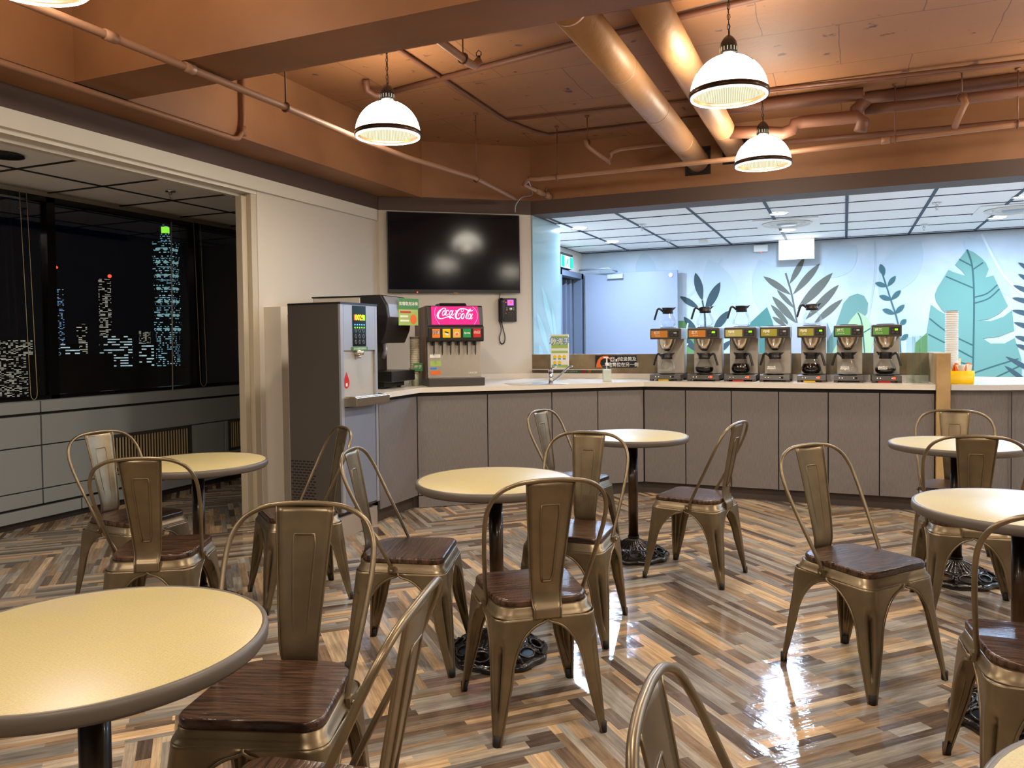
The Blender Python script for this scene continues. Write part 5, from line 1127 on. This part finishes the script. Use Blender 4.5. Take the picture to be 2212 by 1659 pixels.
for k in range(5):
    cx_ = -0.168+0.0855*k
    card = MB().box(cx_-0.0325, cx_+0.0325, -0.003, 0.0, 0.398, 0.470); cd = card.build('flavour_card', cc[k], sm, bevel=0.003)
    if k == 0: text('芬達', 0.030, (cx_, -0.0045, 0.438), 'navy', cd, bold=0.0016); text('芬達', 0.030, (cx_, -0.0055, 0.438), 'paper', cd)
    if k == 1:
        q = MB(); q.add([(x, -0.004, z) for x, z in lens((cx_-.02, .448), (cx_+.022, .436), .006)], [list(range(20))], 0); q.add([(x, -0.0045, z) for x, z in lens((cx_-.02, .432), (cx_+.024, .420), .008)], [list(range(20))], 1); q.build('fruit_print', ['navy', 'paper'], cd)
    if k == 2:
        q = MB(); q.add([(cx_+0.020*math.cos(a), -0.004, 0.428+0.016*math.sin(a)) for a in [2*PI*j/18 for j in range(18)]], [list(range(18))], 0); q.add([(cx_+0.014*math.cos(a), -0.0045, 0.426+0.011*math.sin(a)) for a in [2*PI*j/18 for j in range(18)]], [list(range(18))], 1); q.build('fruit_print', ['paper', 'orange'], cd)
    if k == 3: text('Sprite', 0.022, (cx_, -0.0045, 0.436), 'paper', cd, bold=0.0007, shear=0.2)
    if k == 4:
        q = MB(); f_ = lambda a, b_, cx_=cx_: (cx_+(a-1028)*0.000042, -0.0045, 0.443+(500-b_)*0.00006); script_logo(q, 0, f_, 0.9); q.build('printed_mark', 'paper', cd)
nz = MB(); lv = MB()
for k in range(6):
    x = -0.186+0.070*k; nz.cyl((x, 0.035), 0.013, 0.335, 0.368, 14); lv.box(x-0.003, x+0.003, 0.018, 0.024, 0.255, 0.345).box(x+0.009, x+0.014, 0.052, 0.056, 0.27, 0.35)
nz.build('nozzles', 'black', sm); lv.build('levers', 'black', sm)
s = MB(); s.box(-0.205, -0.115, 0.0765, 0.078, 0.165, 0.21, 0).box(-0.205, -0.150, 0.0765, 0.078, 0.14, 0.155, 1).box(-0.205, -0.12, 0.0765, 0.078, 0.095, 0.125, 2).box(-0.208, -0.12, 0.0765, 0.078, 0.235, 0.262, 3)
s.build('stickers', ['lime', 'skyblue', 'orange', 'paper'], sm)
text('LANCER', 0.020, (0.155, 0.076, 0.105), 'paper', sm)
# cups beside it
p = az(897, 833, CT); t, zt = cup_stack('cup_stack', 'tall stack of beige paper cups left of the soda machine', p.x, p.y, CT, 0.041, 21, 'cream_cup', step=0.0155, h0=0.10)
MB().lathe([(0.040, 0.392), (0.041, 0.395), (0.041, 0.402)], 20).build('rim_band', 'black', t)
ho = thing('cup_holder', 'round clear acrylic holder around the foot of the beige cups', 'cup holder', (p.x+0.004, p.y-0.004, CT))
MB().lathe([(0.075, 0.0), (0.075, 0.006), (0.056, 0.008), (0.053, 0.01), (0.053, 0.15)], 28).build('sleeve', 'acrylic', ho)
MB().box(-0.012, 0.062, -0.062, -0.058, 0.125, 0.19).build('green_sign', 'green', ho, rot=(0, 0, 0.5))
text('杯子', 0.032, (0.052, -0.042, 0.157), 'paper', ho, rot=(PI/2, 0, 0.5))

# ================================================================ ICE MACHINE
ic_ = thing('ice_machine', 'dark ice dispenser with a green notice behind the water dispenser', 'ice machine', (-3.56, 5.34, CT), math.radians(96))
w2 = 0.215
MB().box(-w2, w2, -0.06, 0.36, 0.03, 0.725).build('case', 'steel_sat', ic_, bevel=0.006)
MB().box(-w2-0.004, w2+0.004, -0.065, 0.365, 0.722, 0.733).build('lid', 'iron', ic_)
MB().xprism([(-0.06, 0.36), (-0.24, 0.36), (-0.285, 0.46), (-0.30, 0.56), (-0.285, 0.66), (-0.24, 0.735), (-0.06, 0.735)], -w2, w2).build('head', 'black', ic_, bevel=0.008)
MB().xprism([(-0.246, 0.728), (-0.289, 0.663), (-0.302, 0.565), (-0.299, 0.565), (-0.284, 0.66), (-0.24, 0.726)], -w2+0.03, w2-0.03).build('front_strip', 'silver_paint', ic_)
MB().box(-w2+.02, w2-.02, -0.08, -0.055, 0.10, 0.40).build('back_panel', 'dark_grey', ic_)
MB().tube([(-0.12, -0.21, 0.37), (-0.12, -0.225, 0.30), (-0.12, -0.20, 0.24)], 0.020, 6, squash=0.4).build('lever', 'silver_paint', ic_)
MB().box(-w2, w2, -0.325, -0.06, 0.055, 0.14).build('drip_tray', 'black', ic_, bevel=0.006)
MB().box(-w2+.03, w2-.03, -0.24, 0.34, 0.012, 0.055).cyl((-w2+.05, -0.2), 0.018, 0, 0.02, 12).cyl((w2-.05, -0.2), 0.018, 0, 0.02, 12).cyl((-w2+.05, 0.3), 0.018, 0, 0.02, 12).cyl((w2-.05, 0.3), 0.018, 0, 0.02, 12).build('feet', 'black', ic_)
n = thing('ice_notice', 'green and white notice with an orange picture hung on the ice machine', 'notice', (0, 0, 0))
nm_ = Matrix.Rotation(math.radians(96), 4, 'Z'); q = Vector((-3.56, 5.34, CT))+(nm_ @ Vector((0.06, -0.345, 0.50)))
n.location = q; n.rotation_euler = (0, 0, math.radians(70))
k = MB().box(-0.10, 0.10, 0, 0.003, 0, 0.205, 0).box(-0.10, 0.105, -0.002, 0, 0.13, 0.215, 1); k.add([(0.05+0.032*math.cos(a), -0.001, 0.05+0.04*math.sin(a)) for a in [2*PI*j/14 for j in range(14)]], [list(range(14))], 2)
k.build('card', ['lime', 'green', 'orange'], n)
text('如需取用冰塊', 0.032, (0, -0.003, 0.172), 'paper', n, bold=0.0004)
for j, w_ in enumerate((0.11, 0.08, 0.09)): MB().box(-0.085, -0.085+w_, -0.0012, 0, 0.10-j*0.035, 0.115-j*0.035).build('text_line', 'red' if j == 0 else 'paper', n)
# loose black tray and tongs
p = az(852, 835, CT); tg = thing('ice_tongs', 'orange handled tongs lying under the ice machine tray', 'tongs', (p.x-0.03, p.y, CT), 0.9)
MB().tube([(-0.06, 0, 0.03), (0.0, 0, 0.032), (0.03, 0, 0.03)], 0.008, 8).build('handle', 'card_orange', tg)
MB().tube([(0.03, 0, 0.03), (0.07, 0.01, 0.012), (0.09, 0.01, 0.004)], 0.003, 6).tube([(-0.08, -0.05, 0.006), (0.0, -0.04, 0.008), (0.06, -0.02, 0.006)], 0.006, 6).build('arm', 'steel', tg)

# ================================================================ WATER DISPENSER
wd = thing('water_dispenser', 'tall grey standing water dispenser with a lit digital panel', 'water dispenser', (-3.35, 4.615, 0), PI/2)
hx = 0.225; fy = -0.215; by = 0.225
MB().box(-hx-.02, hx+.01, fy+0.03, by+.02, 0.0, 0.14).build('plinth', 'stone_grey' if 'stone_grey' in M else mat('stone_grey', rgb(160, 146, 132), 0.5), wd)
cs = MB().box(-hx, hx, fy+0.02, by, 0.17, 1.605, 0).box(-hx+.02, hx-.02, fy+.05, by-.02, 0.14, 0.17, 1)
cs.build('case', ['disp_side' if 'disp_side' in M else mat('disp_side', rgb(92, 86, 80), 0.35, 0.3), 'black'], wd)
MB().box(-hx-.002, hx+.002, fy-0.003, by, 1.605, 1.618).build('top_cover', 'black', wd)
fp = MB()
fp.box(-hx, -hx+0.035, fy, fy+.02, 0.18, 1.605).box(hx-0.03, hx, fy, fy+.02, 0.18, 1.605).box(-hx+.035, hx-.03, fy, fy+.02, 1.285, 1.605).box(-hx+.035, hx-.03, fy, fy+.02, 0.90, 0.935)
fp.build('front_frame', 'silver_paint', wd, bevel=0.003)
MB().box(-hx+.04, hx-.035, fy+0.004, fy+.02, 0.19, 0.895).build('door', 'silver_door' if 'silver_door' in M else mat('silver_door', rgb(140, 146, 160), 0.4, 0.3), wd, bevel=0.003)
MB().box(-hx+.036, hx-.03, fy+.0185, fy+.0195, 0.935, 1.285).build('alcove', 'steel_sat', wd)
MB().box(-hx+.03, hx, fy-0.10, fy, 0.905, 0.965).box(-hx+.04, hx-.02, fy-0.085, fy, 0.965, 0.972).build('drip_tray', 'basket', wd, bevel=0.004)
MB().box(-0.085, 0.075, fy-0.004, fy, 1.315, 1.598).build('control_panel', 'black_gloss', wd)
text('0029', 0.055, (-0.005, fy-0.006, 1.515), 'led_yellow', wd, name='digits', bold=0.002)
MB().box(-0.068, -0.035, fy-0.0052, fy-.004, 1.497, 1.535).build('lit_digit', 'led_red', wd)
MB().box(0.035, 0.062, fy-0.0052, fy-.004, 1.497, 1.535).build('lit_digit', 'led_green', wd)
for r_ in range(2):
    dg = MB()
    for c_ in range(5): dg.box(-0.066+c_*0.028, -0.055+c_*0.028, fy-0.0052, fy-.004, 1.462-r_*0.02, 1.470-r_*0.02)
    dg.build('symbol_row', 'led_blue' if r_ == 0 else 'led_green', wd)
ky = MB()
for r_ in range(3):
    for c_ in range(3):
        cx_, cz = -0.052+c_*0.047, 1.425-r_*0.040; ky.tube([(cx_+0.010*math.cos(a), fy-0.0045, cz+0.013*math.sin(a)) for a in [2*PI*j/10 for j in range(10)]], 0.0014, 4, closed=True)
ky.build('keys', 'silver_paint', wd)
MB().box(-0.10, 0.09, fy-0.007, fy-.004, 1.285, 1.312).build('green_strip', 'green', wd)
text('請小心燙手注意安全', 0.017, (-0.005, fy-0.0075, 1.298), 'paper', wd)
MB().cyl((-0.01, fy+0.0), 0.034, 1.255, 1.287, 20).cyl((-0.01, fy), 0.012, 1.228, 1.255, 14).build('spout', 'steel', wd)
dr = [(-0.14+0.034*math.sin(a)*(1 if math.cos(a) < 0 else max(0.0, 1-math.cos(a)**1.5*0.9)), 1.065-0.04*math.cos(a)*-1*(1.9 if math.cos(a) > 0 else 1.0)) for a in [2*PI*j/28 for j in range(28)]]
mb = MB(); mb.add([(x, fy+0.0175, z) for x, z in dr], [list(range(28))], 0); mb.box(-0.15, -0.13, fy+.0165, fy+.0172, 1.04, 1.062, 1); mb.build('drop_sticker', ['red', 'paper'], wd)
vt = MB()
for r_ in range(16):
    for c_ in range(6):
        y0_ = 0.02+c_*0.034+(0.017 if r_ % 2 else 0); vt.box(-hx-0.0012, -hx-0.0002, y0_-0.01, y0_+0.013, 0.215+r_*0.020, 0.223+r_*0.020)
vt.build('side_vent', 'black', wd)

# ================================================================ THE CITY AT NIGHT
def city_mat(name, c, dens, sx, sz, strength, c2=None):
    m = bpy.data.materials.new(name); m.use_nodes = True; nt = m.node_tree; b = nt.nodes['Principled BSDF']; b.inputs['Base Color'].default_value = (0.02, 0.02, 0.025, 1)
    tc = nt.nodes.new('ShaderNodeTexCoord'); mp = nt.nodes.new('ShaderNodeMapping'); mp.inputs['Scale'].default_value = (sx, sx, sz); nt.links.new(tc.outputs['Object'], mp.inputs[0])
    fl = nt.nodes.new('ShaderNodeVectorMath'); fl.operation = 'FLOOR'; nt.links.new(mp.outputs[0], fl.inputs[0])
    wn = nt.nodes.new('ShaderNodeTexWhiteNoise'); nt.links.new(fl.outputs[0], wn.inputs[0])
    fr = nt.nodes.new('ShaderNodeVectorMath'); fr.operation = 'FRACTION'; nt.links.new(mp.outputs[0], fr.inputs[0]); sp = nt.nodes.new('ShaderNodeSeparateXYZ'); nt.links.new(fr.outputs[0], sp.inputs[0])
    g = nt.nodes.new('ShaderNodeMath'); g.operation = 'LESS_THAN'; g.inputs[1].default_value = 0.42; nt.links.new(sp.outputs[2], g.inputs[0])
    g2 = nt.nodes.new('ShaderNodeMath'); g2.operation = 'GREATER_THAN'; g2.inputs[1].default_value = 1-dens; nt.links.new(wn.outputs['Value'], g2.inputs[0])
    pw_ = nt.nodes.new('ShaderNodeMath'); pw_.operation = 'MULTIPLY'; nt.links.new(g.outputs[0], pw_.inputs[0]); nt.links.new(g2.outputs[0], pw_.inputs[1])
    vv = nt.nodes.new('ShaderNodeMath'); vv.operation = 'MULTIPLY'; nt.links.new(pw_.outputs[0], vv.inputs[0]); nt.links.new(wn.outputs['Value'], vv.inputs[1])
    st_ = nt.nodes.new('ShaderNodeMath'); st_.operation = 'MULTIPLY'; st_.inputs[1].default_value = strength; nt.links.new(vv.outputs[0], st_.inputs[0])
    b.inputs['Emission Color'].default_value = c; nt.links.new(st_.outputs[0], b.inputs['Emission Strength']); M[name] = m; return m
city_mat('city_cyan', (0.45, 0.85, 0.9, 1), 0.38, 3.0, 2.2, 0.9); city_mat('city_warm', (1, 0.85, 0.6, 1), 0.40, 2.2, 4.0, 0.8); city_mat('city_cool', (0.4, 0.7, 1.0, 1), 0.30, 2.6, 3.0, 0.8); city_mat('city_mixed', (0.8, 0.95, 0.9, 1), 0.42, 2.2, 3.0, 0.9)
M['city_glow'] = emat('city_glow', (0.30, 0.55, 0.55, 1), 0.10); M['crown_green'] = emat('crown_green', (0.35, 1.0, 0.05, 1), 1.6); M['spill'] = emat('spill_light', (0.55, 0.9, 0.8, 1), 0.55); M['night_wall'] = mat('night_wall', (0.012, 0.013, 0.016, 1), 0.9)
DC = 150.0
def far(x, y, D=DC):
    d = ray(x, y); k = D/math.hypot(d[0], d[1]); return Vector(EYEP+d*k)
def px_m(D): return D/1690.0
mats_c = {}
# tapering tower of eight flared sections
b0 = far(366, 860, 190); pm1 = px_m(190)*0.80
tw = thing('city_tower', 'tall lit skyscraper of stacked flared sections with a green crown', 'skyscraper', (b0.x, b0.y, 0), math.radians(20))
zt = lambda y: far(366, y, 190).z
body = MB(); gl_ = MB()
ys = [720, 690, 661, 633, 605, 577, 549, 521, 511]
for k in range(7):
    z0, z1 = zt(ys[k]), zt(ys[k+1]); r0, r1 = 19*pm1, 23.5*pm1
    if k == 0: r0 = 21*pm1
    body.loft([[(r0*a, r0*b_, z0) for a, b_ in ((-1, -1), (1, -1), (1, 1), (-1, 1))], [(r1*a, r1*b_, z1-0.4) for a, b_ in ((-1, -1), (1, -1), (1, 1), (-1, 1))]], 0, True, True, False)
    for a in (-0.5, 0.5):
        gl_.ball((a*r0, -r0*1.08, z0+0.9), 0.55, 8, 0, 0.6); gl_.ball((a*r0, r0*1.08, z0+0.9), 0.55, 8, 0, 0.6); gl_.ball((r0*1.08, a*r0, z0+0.9), 0.55, 8, 0, 0.6); gl_.ball((-r0*1.08, a*r0, z0+0.9), 0.55, 8, 0, 0.6)
body.loft([[(22*pm1*a, 22*pm1*b_, zt(860)-40) for a, b_ in ((-1, -1), (1, -1), (1, 1), (-1, 1))], [(20*pm1*a, 20*pm1*b_, zt(720)) for a, b_ in ((-1, -1), (1, -1), (1, 1), (-1, 1))]], 0, True, True, False)
body.box(-9*pm1, 9*pm1, -9*pm1, 9*pm1, zt(521), zt(505))
body.build('shaft', 'city_cyan', tw); gl_.build('flood_lights', 'spill', tw)
MB().box(-7*pm1, 7*pm1, -7*pm1, 7*pm1, zt(505), zt(491)).build('crown', 'crown_green', tw)
MB().box(-5.5*pm1, 5.5*pm1, -5.5*pm1, 5.5*pm1, zt(491), zt(478)).cyl((0, 0), 1.0, zt(478), zt(455), 8).build('spire', 'city_cool', tw)
def tower(x0_, x1_, yt, D, m, label, name='city_building', base=900, extra=None):
    a = far(x0_, yt, D); b_ = far(x1_, yt, D); c = (a+b_)/2; w_ = (b_-a).length/2; zb_ = far((x0_+x1_)/2, base, D).z-30
    rz_ = math.atan2((b_-a).y, (b_-a).x)
    t = thing(name, label, 'building', (c.x, c.y, zb_), rz_)
    MB().box(-w_, w_, -w_*0.2, w_*1.2, 0, c.z-zb_).build('walls', m, t); return t, c, w_, c.z-zb_
t, c, w_, h_ = tower(212, 239, 603, 170, 'city_warm', 'dark office tower with rows of small lit windows and a red beacon')
MB().ball((w_*.85, 0, h_+.6), 0.35, 8).build('beacon', 'led_red', t)
t, c, w_, h_ = tower(108, 137, 622, 230, 'city_cool', 'slim bluish office tower under a red beacon')
MB().cyl((0, 0), 0.25, h_, h_+5.0, 6).ball((0, 0, h_+5.2), 0.4, 8, 1).build('mast', ['night_wall', 'led_red'], t)
tower(214, 285, 724, 110, 'city_mixed', 'low pale lit office block in front of the towers')
tower(300, 332, 741, 90, 'city_mixed', 'small building with lit windows at the right of the low block')
tower(130, 172, 743, 100, 'city_mixed', 'small square lit building at the left of the skyline')
tower(165, 188, 700, 130, 'city_warm', 'dim narrow building behind the warm tower')
tower(60, 245, 768, 60, 'night_wall', 'black low roof in the foreground of the skyline')
tower(240, 420, 795, 55, 'night_wall', 'black roof block below the skyline at the right')
tower(-60, 70, 735, 200, 'city_warm', 'distant low buildings with scattered lights at the left edge')
tower(95, 125, 716, 210, 'city_warm', 'small distant block with orange lights left of the slim tower')
tower(300, 325, 715, 240, 'city_warm', 'distant block with orange lights beside the skyscraper')
struct(MB().box(-400, -30, -200, 400, -60, -59).build('ground_outside', 'night_wall'))
